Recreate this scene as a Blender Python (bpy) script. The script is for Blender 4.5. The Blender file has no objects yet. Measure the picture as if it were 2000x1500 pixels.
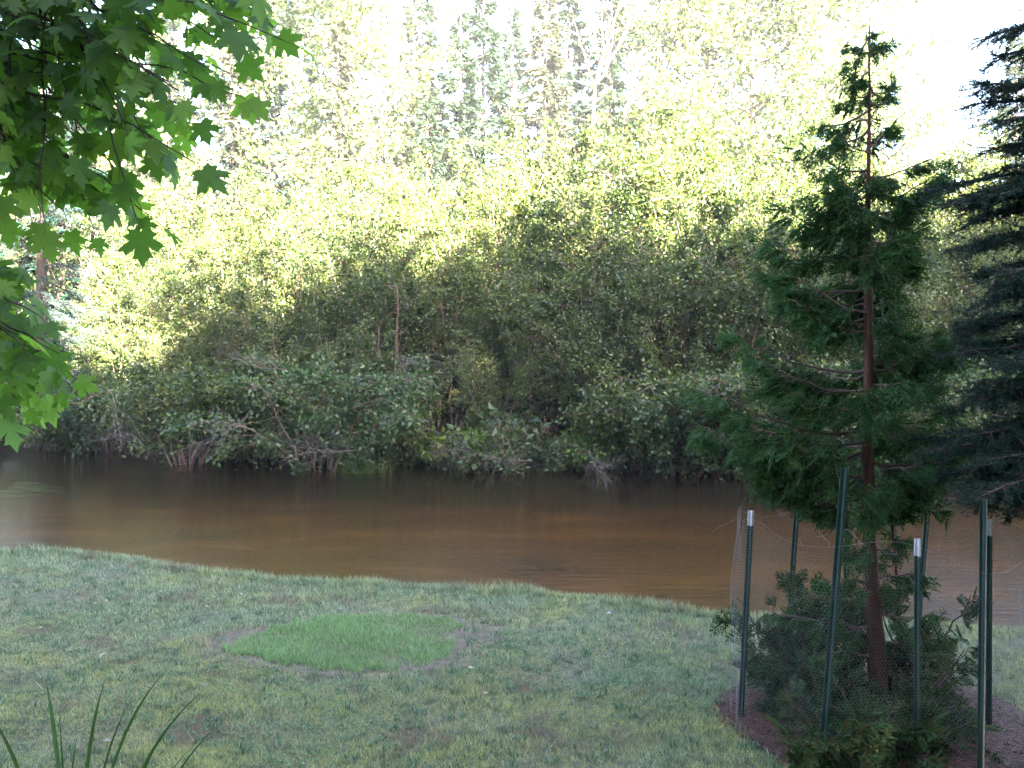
import bpy, math
import numpy as np
from mathutils import Vector
rng = np.random.default_rng(7)
R = math.radians
scene = bpy.context.scene
COL = scene.collection

# ---------------------------------------------------------------- camera, sky, sun, exposure
F, CX, HY, EYE = 1650.0, 1000.0, 703.0, 2.6          # focal length in photo pixels, centre column, horizon row, eye height
cam = bpy.data.objects.new('camera', bpy.data.cameras.new('camera'))
COL.objects.link(cam)
cam.location = (0, 0, EYE)
cam.rotation_euler = (R(90), 0, 0)
cam.data.sensor_width = 36
cam.data.lens = 36 * F / 2000
cam.data.shift_y = (HY - 750) / 2000
cam.data.clip_end = 3000
cam.data.clip_start = 0.05
scene.camera = cam

SUN_EL, SUN_AZ = 21.0, 152.0                         # azimuth clockwise from +Y: low morning sun behind the viewer
world = bpy.data.worlds.new('World')
scene.world = world
world.use_nodes = True
nt = world.node_tree
sky = nt.nodes.new('ShaderNodeTexSky')
sky.sky_type = 'NISHITA'
sky.sun_disc = False
sky.sun_elevation = R(SUN_EL)
sky.sun_rotation = R(SUN_AZ)
sky.dust_density = 3.0
sky.ozone_density = 1.0
sky.air_density = 0.8
bg = nt.nodes['Background']
nt.links.new(sky.outputs[0], bg.inputs[0])
bg.inputs[1].default_value = 0.047
sd = Vector((math.sin(R(SUN_AZ)) * math.cos(R(SUN_EL)), math.cos(R(SUN_AZ)) * math.cos(R(SUN_EL)), math.sin(R(SUN_EL))))
sun = bpy.data.objects.new('sun', bpy.data.lights.new('sun', 'SUN'))
COL.objects.link(sun)
sun.data.energy = 5.0
sun.data.angle = R(0.5)
sun.data.color = (1.0, 0.90, 0.74)
sun.rotation_euler = sd.to_track_quat('Z', 'Y').to_euler()
SUNDIR = np.array(sd)
scene.view_settings.view_transform = 'Standard'
scene.view_settings.look = 'None'
scene.view_settings.gamma = 1
scene.view_settings.exposure = 5.45
scene.render.engine = 'CYCLES'
scene.cycles.max_bounces = 8
scene.cycles.diffuse_bounces = 3
scene.cycles.transmission_bounces = 4
scene.cycles.transparent_max_bounces = 8

def P(px, py, Y):
    """the point at distance Y seen at photo pixel (px, py)"""
    return np.array([(px - CX) / F * Y, Y, EYE - (py - HY) / F * Y])

# ---------------------------------------------------------------- helpers
def tag(o, label=None, cat=None, group=None, kind=None):
    if label: o['label'] = label
    if cat: o['category'] = cat
    if group: o['group'] = group
    if kind: o['kind'] = kind
    return o

def empty(name, loc, label, cat, group=None, rz=0.0, sc=1.0):
    o = bpy.data.objects.new(name, None)
    COL.objects.link(o)
    o.location = tuple(float(c) for c in loc)
    o.rotation_euler = (0, 0, rz)
    o.scale = (sc, sc, sc)
    o.empty_display_size = 0.2
    return tag(o, label, cat, group)

class MB:
    """collects vertices and faces, builds one mesh"""
    def __init__(s):
        s.v = []; s.f = []; s.n = 0
    def add(s, V, Fa):
        V = np.asarray(V, float).reshape(-1, 3)
        Fa = np.asarray(Fa, np.int64)
        s.v.append(V); s.f.append(Fa + s.n); s.n += len(V)
    def tube(s, pts, rad, n=5, cap=True):
        pts = np.asarray(pts, float); m = len(pts)
        rad = np.broadcast_to(np.asarray(rad, float), (m,))
        t = np.gradient(pts, axis=0)
        t /= np.linalg.norm(t, axis=1)[:, None] + 1e-9
        ref = np.array([0.13, 0.21, 0.97]) if abs(t[:, 2]).mean() < 0.8 else np.array([0.97, 0.2, 0.1])
        a = np.cross(t, ref); a /= np.linalg.norm(a, axis=1)[:, None] + 1e-9
        b = np.cross(t, a)
        ang = np.arange(n) * 2 * np.pi / n
        V = pts[:, None, :] + rad[:, None, None] * (np.cos(ang)[None, :, None] * a[:, None, :] + np.sin(ang)[None, :, None] * b[:, None, :])
        i = np.arange(m - 1)[:, None] * n; j = np.arange(n)[None, :]; k = (j + 1) % n
        Q = np.stack([i + j, i + k, i + n + k, i + n + j], -1).reshape(-1, 4)
        s.add(V.reshape(-1, 3), Q)
    def mesh(s, name, smooth=True):
        me = bpy.data.meshes.new(name)
        V = np.concatenate(s.v)
        tot = np.concatenate([np.full(len(f), f.shape[1]) for f in s.f])
        L = np.concatenate([f.ravel() for f in s.f])
        me.vertices.add(len(V)); me.vertices.foreach_set('co', V.astype(np.float32).ravel())
        me.loops.add(len(L)); me.loops.foreach_set('vertex_index', L.astype(np.int32))
        me.polygons.add(len(tot))
        st = np.concatenate([[0], np.cumsum(tot)[:-1]])
        me.polygons.foreach_set('loop_start', st.astype(np.int32))
        me.polygons.foreach_set('loop_total', tot.astype(np.int32))
        me.update(calc_edges=True)
        me.validate()
        me.shade_smooth() if smooth else me.shade_flat()
        return me
    def build(s, name, mat, parent=None, smooth=True):
        me = s.mesh(name, smooth)
        me.materials.append(mat)
        o = bpy.data.objects.new(name, me)
        COL.objects.link(o)
        if parent: o.parent = parent
        return o

def unit(a):
    return a / (np.linalg.norm(a, axis=-1, keepdims=True) + 1e-9)

def rdir(n, up=0.0):
    d = rng.normal(size=(n, 3)); d = unit(d); d[:, 2] += up
    return unit(d)

def leaves(mb, pos, axis, nrm, ln, wd, fold=0.25):
    """ovate leaves: a pointed blade folded along its midrib"""
    n = len(pos)
    axis = unit(axis); side = unit(np.cross(axis, nrm)); nrm = np.cross(side, axis)
    ln = np.broadcast_to(ln, (n,))[:, None]; wd = np.broadcast_to(wd, (n,))[:, None]
    b = pos; t = pos + axis * ln
    m = pos + axis * ln * 0.42
    l = m + side * wd * 0.5 + nrm * wd * fold
    r = m - side * wd * 0.5 + nrm * wd * fold
    V = np.stack([b, r, t, l], 1).reshape(-1, 3)
    i = np.arange(n)[:, None] * 4
    mb.add(V, np.concatenate([i + np.array([[0, 1, 2]]), i + np.array([[0, 2, 3]])]))

def blades(mb, pos, tip, wd, side):
    """single tapering triangles: needles and grass"""
    n = len(pos)
    wd = np.broadcast_to(wd, (n,))[:, None]
    V = np.stack([pos - side * wd * 0.5, pos + side * wd * 0.5, tip], 1).reshape(-1, 3)
    mb.add(V, np.arange(n)[:, None] * 3 + np.array([[0, 1, 2]]))

def curve(p0, p1, sag=0.0, n=8, wob=0.0, up=0.0):
    """polyline from p0 to p1, sagging in the middle and wobbling"""
    p0 = np.asarray(p0, float); p1 = np.asarray(p1, float)
    t = np.linspace(0, 1, n)[:, None]
    p = p0 + (p1 - p0) * t
    p[:, 2] -= sag * 4 * (t * (1 - t))[:, 0]
    if wob:
        w = rng.normal(size=(n, 3)) * wob
        w = np.cumsum(w, 0); w -= t * w[-1]
        w[0] = 0; p += w
    return p

# ---------------------------------------------------------------- materials
def newmat(name):
    m = bpy.data.materials.new(name); m.use_nodes = True
    m.node_tree.nodes.clear()
    out = m.node_tree.nodes.new('ShaderNodeOutputMaterial')
    return m, m.node_tree, out

def N(nt, typ, **kw):
    nd = nt.nodes.new(typ)
    for k, v in kw.items(): setattr(nd, k, v)
    return nd

def ramp(nt, fac, stops):
    r = N(nt, 'ShaderNodeValToRGB')
    el = r.color_ramp.elements
    while len(el) < len(stops): el.new(0.5)
    for e, (p, c) in zip(el, stops):
        e.position = p; e.color = (*c, 1)
    nt.links.new(fac, r.inputs[0])
    return r.outputs[0]

def leaf_mat(name, cols, trans=0.35, rough=0.5, spec=0.3, tcol=(1.3, 1.5, 0.6), rand='Random Per Island'):
    m, nt, out = newmat(name)
    g = N(nt, 'ShaderNodeNewGeometry')
    oi = N(nt, 'ShaderNodeObjectInfo')
    ad = N(nt, 'ShaderNodeMath', operation='MULTIPLY_ADD')
    nt.links.new(oi.outputs['Random'], ad.inputs[0]); ad.inputs[1].default_value = 0.3
    sc = N(nt, 'ShaderNodeMath', operation='MULTIPLY'); sc.inputs[1].default_value = 0.8
    nt.links.new(g.outputs[rand], sc.inputs[0])
    nt.links.new(sc.outputs[0], ad.inputs[2])
    k = len(cols)
    c = ramp(nt, ad.outputs[0], [(i / (k - 1), cc) for i, cc in enumerate(cols)])
    b = N(nt, 'ShaderNodeBsdfPrincipled')
    nt.links.new(c, b.inputs['Base Color'])
    b.inputs['Roughness'].default_value = rough
    b.inputs['Specular IOR Level'].default_value = spec
    t = N(nt, 'ShaderNodeBsdfTranslucent')
    mx = N(nt, 'ShaderNodeMix', data_type='RGBA', blend_type='MULTIPLY'); mx.inputs['Factor'].default_value = 1
    nt.links.new(c, mx.inputs[6]); mx.inputs[7].default_value = (*tcol, 1)
    nt.links.new(mx.outputs[2], t.inputs[0])
    ms = N(nt, 'ShaderNodeMixShader'); ms.inputs[0].default_value = trans
    nt.links.new(b.outputs[0], ms.inputs[1]); nt.links.new(t.outputs[0], ms.inputs[2])
    nt.links.new(ms.outputs[0], out.inputs[0])
    return m

def noise_mat(name, stops, scale=3.0, detail=6, rough=0.85, spec=0.2, bump=0.0, stretch=(1, 1, 1), rnd=0.5):
    m, nt, out = newmat(name)
    tc = N(nt, 'ShaderNodeTexCoord'); mp = N(nt, 'ShaderNodeMapping')
    mp.inputs['Scale'].default_value = stretch
    nt.links.new(tc.outputs['Object'], mp.inputs[0])
    nz = N(nt, 'ShaderNodeTexNoise'); nz.inputs['Scale'].default_value = scale; nz.inputs['Detail'].default_value = detail
    nz.inputs['Roughness'].default_value = 0.65
    nt.links.new(mp.outputs[0], nz.inputs['Vector'])
    c = ramp(nt, nz.outputs[0], stops)
    b = N(nt, 'ShaderNodeBsdfPrincipled')
    nt.links.new(c, b.inputs['Base Color'])
    b.inputs['Roughness'].default_value = rough; b.inputs['Specular IOR Level'].default_value = spec
    if bump:
        bp = N(nt, 'ShaderNodeBump'); bp.inputs['Strength'].default_value = bump; bp.inputs['Distance'].default_value = 0.02
        nt.links.new(nz.outputs[0], bp.inputs['Height']); nt.links.new(bp.outputs[0], b.inputs['Normal'])
    nt.links.new(b.outputs[0], out.inputs[0])
    return m

M_alder = leaf_mat('alder_leaf', [(.014, .030, .013), (.036, .060, .020), (.080, .105, .030), (.15, .16, .045)], spec=.5, rough=.38)
M_willow = leaf_mat('waterside_leaf', [(.022, .044, .020), (.05, .085, .034), (.10, .14, .05)], spec=.5, rough=.38)
M_bright = leaf_mat('young_leaf', [(.07, .13, .03), (.10, .17, .04), (.16, .19, .04)])
M_maple = leaf_mat('maple_leaf', [(.075, .145, .04), (.10, .18, .045), (.14, .23, .05), (.20, .28, .06)], trans=0.68, rough=0.45, spec=0.35, tcol=(1.25, 1.5, .6))
M_cedar = leaf_mat('cedar_spray', [(.016, .052, .022), (.024, .072, .024), (.040, .095, .030), (.085, .11, .035)], trans=0.25, spec=.12)
M_shrub = leaf_mat('low_cedar_spray', [(.012, .036, .016), (.020, .050, .018), (.036, .066, .022), (.10, .07, .03)], trans=0.2, spec=.1)
M_spruce = leaf_mat('spruce_needle', [(.008, .026, .020), (.012, .036, .026), (.020, .050, .036)], trans=0.1, spec=.1)
M_bluespruce = leaf_mat('blue_spruce_needle', [(.022, .042, .040), (.032, .054, .050), (.05, .075, .066)], trans=0.1)
M_farconifer = leaf_mat('far_conifer_needle', [(.018, .040, .030), (.028, .055, .034), (.045, .07, .04)], trans=0.15)
M_brownneedle = leaf_mat('dry_needle', [(.05, .06, .038), (.07, .072, .045), (.04, .062, .036)], trans=0.1)
M_farleaf = leaf_mat('far_leaf', [(.06, .09, .035), (.09, .125, .05), (.13, .155, .065)])
M_blade = leaf_mat('iris_leaf', [(.040, .085, .030), (.05, .10, .035)], trans=0.25, rough=0.4)
M_bark = noise_mat('dark_bark', [(.3, (.035, .025, .02)), (.7, (.11, .075, .06))], 14, bump=0.5)
M_stem = noise_mat('alder_bark', [(.3, (.07, .045, .038)), (.7, (.20, .135, .11))], 5, bump=0.3)
M_dead = noise_mat('dead_wood', [(.3, (.07, .055, .05)), (.7, (.17, .14, .13))], 6)
M_pale = noise_mat('pale_bark', [(.3, (.28, .24, .22)), (.7, (.55, .50, .46))], 3)
M_redbark = noise_mat('cedar_bark', [(.3, (.055, .022, .015)), (.55, (.095, .040, .028)), (.75, (.20, .11, .085))], 16, bump=0.8, stretch=(1, 1, .12))
M_green = noise_mat('green_steel', [(.35, (.010, .030, .024)), (.62, (.018, .048, .038)), (.78, (.08, .10, .09))], 30, rough=0.45, spec=0.4, stretch=(1, 1, .25))
M_white = noise_mat('white_paint', [(.3, (.38, .38, .40)), (.7, (.56, .56, .58))], 22, rough=0.6)
M_wire = noise_mat('galvanised_wire', [(.3, (.22, .21, .23)), (.7, (.34, .33, .35))], 20, rough=0.45, spec=0.5)
M_rod = noise_mat('pale_rod', [(.3, (.20, .18, .16)), (.7, (.36, .33, .30))], 20, rough=0.6)

# ---------------------------------------------------------------- terrain, stream
BX = np.array([-400, -60, -20, -12, -7.05, -6.2, -5.1, -4.45, -3.8, -2.9, -2.13, -.6, .85, 1.54, 2.13, 2.5, 4.95, 8, 14, 60, 400])
BY = np.array([14, 14, 13, 12.4, 11.65, 11.6, 11.3, 10.95, 10.5, 10.25, 10.05, 9.8, 9.39, 9.09, 8.81, 8.66, 8.3, 8.1, 8.3, 9, 9])
FX = np.array([-400, -60, -20, -12, -6, 0, 8, 20, 60, 400])
FY = np.array([40, 36, 30.5, 27.5, 25.2, 24.0, 23.6, 24.5, 30, 36])
WATER = -0.42
def yb(x): return np.interp(x, BX, BY) + 0.05 * np.sin(x * 3.1) + 0.03 * np.sin(x * 7.7 + 1)
def yf(x): return np.interp(x, FX, FY) + 0.25 * np.sin(x * 1.3) + 0.12 * np.sin(x * 3.7)
def lawn_z(x, y):
    d = yb(x) - y
    z = 0.035 * np.sin(x * .9 + 1) * np.sin(y * .8) + 0.012 * np.sin(x * 3.3) * np.sin(y * 4.1 + 1)
    return z * np.clip(d / 2, 0, 1) - 0.35 * np.clip(1 - d / 0.22, 0, 1) ** 2
def far_z(x, y):
    d = np.maximum(y - yf(x), 0)
    return -0.35 + 0.6 * np.clip(d / 1.2, 0, 1) + 2.2 * np.clip((d - 2) / 22, 0, 1) + 0.1 * np.sin(x * .7) * np.sin(y * .5) * np.clip(d, 0, 1)
xs = np.unique(np.concatenate([-np.geomspace(12, 600, 22), np.linspace(-12, 12, 161), np.geomspace(12, 600, 22)]))
def sheet(name, rows, mat, label):
    """rows: list of (y array, z array) over xs"""
    V = np.stack([np.stack([xs, y, z], -1) for y, z in rows])
    r, c = V.shape[:2]
    i = np.arange(r - 1)[:, None] * c; j = np.arange(c - 1)[None, :]
    Q = np.stack([i + j, i + j + 1, i + c + j + 1, i + c + j], -1).reshape(-1, 4)
    mb = MB(); mb.add(V.reshape(-1, 3), Q)
    o = mb.build(name, mat)
    return tag(o, label, name.replace('_', ' '), kind='structure')

def lawn_colour(nt, dirt_bias=0.0):
    """patchy old lawn: moss, thin grass, straw and soil, mixed by world position"""
    g = N(nt, 'ShaderNodeNewGeometry')
    def nz(scale, det=4, off=0):
        a = N(nt, 'ShaderNodeMapping'); a.inputs['Location'].default_value = (off, off * 2, 0)
        nt.links.new(g.outputs['Position'], a.inputs[0])
        t = N(nt, 'ShaderNodeTexNoise'); t.inputs['Scale'].default_value = scale; t.inputs['Detail'].default_value = det
        nt.links.new(a.outputs[0], t.inputs['Vector']); return t.outputs[0]
    def mix(f, a, b):
        m = N(nt, 'ShaderNodeMix', data_type='RGBA')
        nt.links.new(f, m.inputs[0])
        for s, v in ((6, a), (7, b)):
            if isinstance(v, tuple): m.inputs[s].default_value = (*v, 1)
            else: nt.links.new(v, m.inputs[s])
        return m.outputs[2]
    def band(src, lo, hi):
        m = N(nt, 'ShaderNodeMapRange'); m.inputs[1].default_value = lo; m.inputs[2].default_value = hi
        nt.links.new(src, m.inputs[0]); return m.outputs[0]
    return g, nz, mix, band

m, nt_, out = newmat('lawn_soil')
g, nz, mix, band = lawn_colour(nt_)
c = mix(band(nz(1.1, 6), .42, .6), (.085, .105, .045), (.13, .105, .065))
c = mix(band(nz(.8, 5, 9), .55, .68), c, (.20, .20, .06))
c = mix(band(nz(14, 5, 3), .35, .7), c, (.05, .055, .03))
b = N(nt_, 'ShaderNodeBsdfPrincipled'); b.inputs['Roughness'].default_value = 0.95
nt_.links.new(c, b.inputs['Base Color']); nt_.links.new(b.outputs[0], out.inputs[0])
M_lawn = m

rowsl = []
d = np.concatenate([np.geomspace(600, 12, 16), np.linspace(11.5, 0.4, 70), np.linspace(.35, 0, 8)])
for dd in d:
    y = yb(xs) - dd
    rowsl.append((y, lawn_z(xs, y)))
sheet('lawn', rowsl, M_lawn, 'patchy green lawn sloping gently down to the stream edge')
# stream bed
m, nt_, out = newmat('stream_sand')
g, nz, mix, band = lawn_colour(nt_)
mp = N(nt_, 'ShaderNodeMapping'); mp.inputs['Scale'].default_value = (.35, .8, 1)
nt_.links.new(g.outputs['Position'], mp.inputs[0])
t = N(nt_, 'ShaderNodeTexNoise'); t.inputs['Scale'].default_value = 1.0; t.inputs['Detail'].default_value = 5
nt_.links.new(mp.outputs[0], t.inputs['Vector'])
c = ramp(nt_, t.outputs[0], [(.32, (.02, .015, .01)), (.45, (.11, .070, .036)), (.56, (.15, .092, .044)), (.68, (.32, .20, .09))])
fine = nz(9, 4)
c = mix(band(fine, .3, .75), c, (.20, .135, .075))
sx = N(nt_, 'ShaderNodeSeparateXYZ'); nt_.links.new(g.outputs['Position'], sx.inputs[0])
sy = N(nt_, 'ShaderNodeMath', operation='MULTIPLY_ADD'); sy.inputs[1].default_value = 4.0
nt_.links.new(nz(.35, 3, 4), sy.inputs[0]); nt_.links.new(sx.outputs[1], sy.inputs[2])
c = mix(band(sy.outputs[0], 20, 25), c, (.022, .018, .014))  # bed darkens toward the far bank: hedge shade and dark reflection put into colour
b = N(nt_, 'ShaderNodeBsdfPrincipled'); b.inputs['Roughness'].default_value = 0.9
nt_.links.new(c, b.inputs['Base Color']); nt_.links.new(b.outputs[0], out.inputs[0])
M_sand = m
prof = [(0, -.35), (.02, -.6), (.07, -.78), (.3, -.86), (.6, -.9), (.85, -1.05), (.97, -.9), (1, -.35)]
rows = []
for tt in np.concatenate([np.linspace(0, .1, 6), np.linspace(.15, .9, 14), np.linspace(.93, 1, 5)]):
    z = np.interp(tt, [p[0] for p in prof], [p[1] for p in prof])
    y = yb(xs) * (1 - tt) + yf(xs) * tt
    rows.append((y, np.full_like(xs, z) + 0.03 * np.sin(xs * 1.7 + tt * 20) * (0 < tt < 1)))
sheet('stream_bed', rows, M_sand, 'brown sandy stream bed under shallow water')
# far bank and ground
M_floor = noise_mat('forest_floor', [(.3, (.03, .028, .018)), (.5, (.06, .065, .03)), (.7, (.13, .10, .06))], 1.5, bump=.5)
rows = []
for dd in np.concatenate([np.linspace(0, 1.5, 6), np.linspace(2, 30, 30), np.geomspace(34, 900, 18)]):
    y = yf(xs) + dd
    rows.append((y, far_z(xs, y)))
sheet('far_bank', rows, M_floor, 'leaf littered far bank rising behind the stream')
# water
m, nt_, out = newmat('tea_brown_water')
tc = N(nt_, 'ShaderNodeNewGeometry'); mp = N(nt_, 'ShaderNodeMapping'); mp.inputs['Scale'].default_value = (.6, 3.0, 1)
nt_.links.new(tc.outputs['Position'], mp.inputs[0])
w1 = N(nt_, 'ShaderNodeTexNoise'); w1.inputs['Scale'].default_value = 2.2; w1.inputs['Detail'].default_value = 3; w1.inputs['Distortion'].default_value = .6
w2 = N(nt_, 'ShaderNodeTexNoise'); w2.inputs['Scale'].default_value = 14; w2.inputs['Detail'].default_value = 3
nt_.links.new(mp.outputs[0], w1.inputs['Vector']); nt_.links.new(mp.outputs[0], w2.inputs['Vector'])
ma = N(nt_, 'ShaderNodeMath', operation='MULTIPLY_ADD'); ma.inputs[1].default_value = .6
nt_.links.new(w2.outputs[0], ma.inputs[0]); nt_.links.new(w1.outputs[0], ma.inputs[2])
bp = N(nt_, 'ShaderNodeBump'); bp.inputs['Strength'].default_value = .3; bp.inputs['Distance'].default_value = .04
nt_.links.new(ma.outputs[0], bp.inputs['Height'])
gl = N(nt_, 'ShaderNodeBsdfGlossy'); gl.inputs['Roughness'].default_value = .012
nt_.links.new(bp.outputs[0], gl.inputs['Normal'])
tr = N(nt_, 'ShaderNodeBsdfTransparent'); tr.inputs[0].default_value = (.80, .58, .32, 1)
df = N(nt_, 'ShaderNodeBsdfDiffuse'); df.inputs[0].default_value = (.065, .043, .024, 1)
m1 = N(nt_, 'ShaderNodeMixShader'); m1.inputs[0].default_value = .22
nt_.links.new(tr.outputs[0], m1.inputs[1]); nt_.links.new(df.outputs[0], m1.inputs[2])
fr = N(nt_, 'ShaderNodeFresnel'); fr.inputs[0].default_value = 1.33
nt_.links.new(bp.outputs[0], fr.inputs['Normal'])
m2 = N(nt_, 'ShaderNodeMixShader')
nt_.links.new(fr.outputs[0], m2.inputs[0]); nt_.links.new(m1.outputs[0], m2.inputs[1]); nt_.links.new(gl.outputs[0], m2.inputs[2])
nt_.links.new(m2.outputs[0], out.inputs[0])
M_water = m
rows = []
for tt in np.linspace(0, 1, 20):
    y = (yb(xs) - .1) * (1 - tt) + (yf(xs) + .15) * tt
    rows.append((y, np.full_like(xs, WATER)))
sheet('stream_water', rows, M_water, 'slow tea brown stream water reflecting the dark thicket')

# ---------------------------------------------------------------- unseen wood behind the viewer, added and shaped to shade lawn and stream
def shafts():
    """gaps cut in that wood to place single sun flecks in the garden: (point, radius)"""
    return [(P(1960, 1462, 5.5), .36), (P(1700, 655, 6.2), .13), (P(325, 530, 25), .9),
            (P(200, 500, 25.5), .8), (P(1080, 700, 27), .15), (P(900, 720, 27), .25)]
mb = MB()
n = 95000
pos = np.stack([rng.uniform(-35, 62, n), rng.uniform(-22, -12, n), rng.uniform(0, 1, n) ** .8 * 27], -1)
top = 22.3 + .05 * (pos[:, 0] - 14) + 1.0 * np.sin(pos[:, 0] * .35) + .8 * np.sin(pos[:, 0] * 1.1 + .6) + .9 * np.sin(pos[:, 0] * 2.9 + pos[:, 1]) + .25 * np.clip(pos[:, 0] - 18, -8, 20) * .35
top = top + (pos[:, 1] + 17) * .2 + 1.7 * np.clip((24 - pos[:, 0]) / 10, 0, 1)
pos = pos[pos[:, 2] < top]
keep = np.ones(len(pos), bool)
for p, r in shafts():
    rel = pos - p
    along = rel @ SUNDIR
    dist = np.linalg.norm(rel - along[:, None] * SUNDIR, axis=1)
    keep &= ~((dist < r + .55) & (along > 0))
pos = pos[keep]
leaves(mb, pos - .4, rdir(len(pos)), rdir(len(pos), .3), rng.uniform(.9, 1.3, len(pos)), .8)
for i in range(40):
    x, y = rng.uniform(-34, 60), rng.uniform(-20, -13)
    if any(np.linalg.norm(np.cross(np.array([x, y, 0]) - p, SUNDIR)[2:]) < 1 for p, r in shafts()): pass
    mb.tube([(x, y, -.1), (x + .1, y, 8), (x, y, 17)], [.22, .16, .05], 6)
tag(mb.build('woodland', M_spruce), 'unseen dark woodland added behind the viewpoint to shade the lawn', 'woodland', kind='stuff')

# ---------------------------------------------------------------- shrubs on the far bank
def shrub_meshes(H, W, nst, nleaf, lsize, droop=0.0, bare=0.15, seed=0):
    global rng
    keep = rng; rng = np.random.default_rng(seed)
    st, lf = MB(), MB()
    segs = []
    for i in range(nst):
        a = rng.uniform(0, 2 * np.pi); r0 = rng.uniform(0, .35)
        b = np.array([np.cos(a) * r0, np.sin(a) * r0, -.2])
        h = H * rng.uniform(.6, 1.0); sp = W * rng.uniform(.25, 1.0)
        t = np.linspace(0, 1, 10)[:, None]
        p = b + np.concatenate([np.cos(a) * sp * t ** 1.3, np.sin(a) * sp * t ** 1.3, h * (t - droop * .55 * t ** 2.6)], 1)
        p[1:] += np.cumsum(rng.normal(size=(9, 3)) * H * .012, 0)
        st.tube(p, np.linspace(.028, .006, 10) * (H / 5) ** .6, 4)
        for j in range(2, 10):
            for k in range(3 if j > 3 else 2):
                q = p[j] if j < 9 else p[9]
                L = rng.uniform(.35, .95) * (H / 5) ** .5 * (1.25 - j * .06)
                d = unit(np.array([rng.normal(), rng.normal(), rng.normal() * .5 + .35 - droop * .7]) + .6 * np.array([np.cos(a), np.sin(a), 0]))
                e = q + d * L
                bp = curve(q, e, 0, 5, .02)
                st.tube(bp, np.linspace(.009, .003, 5), 3)
                segs.append((bp[1], bp[-1], 1.0 if j > 3 else bare))
        segs.append((p[6], p[9], 1.0))
    A = np.array([s[0] for s in segs]); B = np.array([s[1] for s in segs]); wgt = np.array([s[2] for s in segs])
    wgt = wgt * np.exp(rng.normal(0, 1.1, len(wgt)))
    idx = rng.choice(len(segs), nleaf, p=wgt / wgt.sum())
    t = rng.uniform(0, 1.1, (nleaf, 1))
    pos = A[idx] + (B[idx] - A[idx]) * t + rng.normal(size=(nleaf, 3)) * .085
    ax = unit(B[idx] - A[idx]) * .5 + rdir(nleaf, -.1)
    leaves(lf, pos, ax, rdir(nleaf, .9), rng.uniform(.7, 1.25, nleaf) * lsize, rng.uniform(.5, .7, nleaf) * lsize)
    rng = keep
    return st.mesh('stems'), lf.mesh('foliage')

def plant(name, loc, meshes, mats, label, cat, group, rz, sc, parts=('stems', 'foliage')):
    e = empty(name, loc, label, cat, group, rz, sc)
    for me, mt, pn in zip(meshes, mats, parts):
        o = bpy.data.objects.new(pn, me); COL.objects.link(o); o.parent = e
        if not me.materials: me.materials.append(mt)
        elif me.materials[0] != mt:
            o.material_slots[0].link = 'OBJECT'; o.material_slots[0].material = mt
    return e

tall = [shrub_meshes(5.6, 1.9, 13, 16500, .092, 0, .8, 11 + i) for i in range(4)]
low = [shrub_meshes(3.0, 2.2, 18, 14000, .085, .75, .9, 31 + i) for i in range(4)]
tiny = [shrub_meshes(.9, .6, 9, 800, .11, .35, 1.0, 51 + i) for i in range(3)]

front = [(-40, 0, 1.0, 'under the drooping maple leaves at the left edge of the thicket'),
         (90, .4, .85, 'beside the shadowed inlet below the blue spruce'),
         (160, .5, 1.2, 'filling the bank between the inlet and the trailing grey twigs'),
         (230, .2, 1.35, 'with bare grey twigs trailing in the water at the left'),
         (370, -1.6, 1.45, 'bulging furthest out over the water left of the bare branches'),
         (500, -.1, 1.25, 'behind the fan of bare grey branches at the waterline'),
         (620, -.9, 1.5, 'forming the rounded dome right of the bare branches'),
         (720, .3, 1.05, 'left of the dark trunk hollow in the thicket'),
         (1240, .4, 1.15, 'right of the bright young sapling, over black water'),
         (1330, -.4, 1.4, 'hanging down to the water left of the caged cedar'),
         (1440, -.6, 1.5, 'reaching behind the left tips of the caged cedar'),
         (1560, -.2, 1.5, 'seen through the left branches of the caged cedar'),
         (1690, .3, 1.4, 'directly behind the trunk of the caged cedar'),
         (1830, 0, 1.5, 'between the caged cedar and the dark spruce boughs'),
         (1960, 0, 1.2, 'behind the lowest dark spruce boughs at the right edge')]
for i, (px, dy, sc, lab) in enumerate(front):
    Y = 24.0
    for _ in range(3): Y = float(yf((px - CX) / F * Y)) + dy
    Y -= .7; sc *= 1.12
    x = (px - CX) / F * Y
    plant('overhanging_shrub', (x, Y, -.3), low[i % 4], (M_stem, M_alder if i % 3 else M_willow), 'low rounded leafy shrub ' + lab, 'shrub',
          'low shrubs overhanging the far waterline', rng.uniform(0, 6.28), sc)
LM = ['leftmost', 'at the left edge behind the maple leaves', 'above the blue grey spruce', 'above the long arching bare branch', 'above the left waterline domes',
      'left of the fan of bare twigs', 'above the fan of bare twigs', 'above the dome right of the twig fan', 'just left of the thick dark trunk', 'above the thick dark trunk',
      'above the sedge tuft', 'above the pale green sapling', 'above the middle of the thicket', 'above the glinting water streaks', 'above the slim dark stem', 'above the bright sapling',
      'above the blackest water', 'left of the outermost cedar tips', 'behind the left cedar tips', 'behind the left half of the cedar', 'behind the cedar trunk', 'behind the right half of the cedar',
      'between cedar and right hand spruce', 'behind the right hand spruce']
rowspec = [(.6, 15, .72, 'shaded low alder pressed against the waterline shrubs'),
           (1.4, 18, .98, 'tall shaded alder just behind the waterline shrubs'),
           (3.6, 20, 1.2, 'many stemmed half shaded alder'),
           (6.5, 22, 1.42, 'alder with sunlit yellow green top'),
           (10.5, 23, 1.62, 'bright sunlit alder near the thicket top'),
           (16.0, 24, 1.95, 'glaring sunlit hindmost alder')]
grp = ['low alders behind the waterline shrubs', 'alders just behind the waterline', 'alders in the middle of the thicket', 'alders with sunlit tops', 'bright alders near the thicket top', 'hindmost glaring alders']
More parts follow.
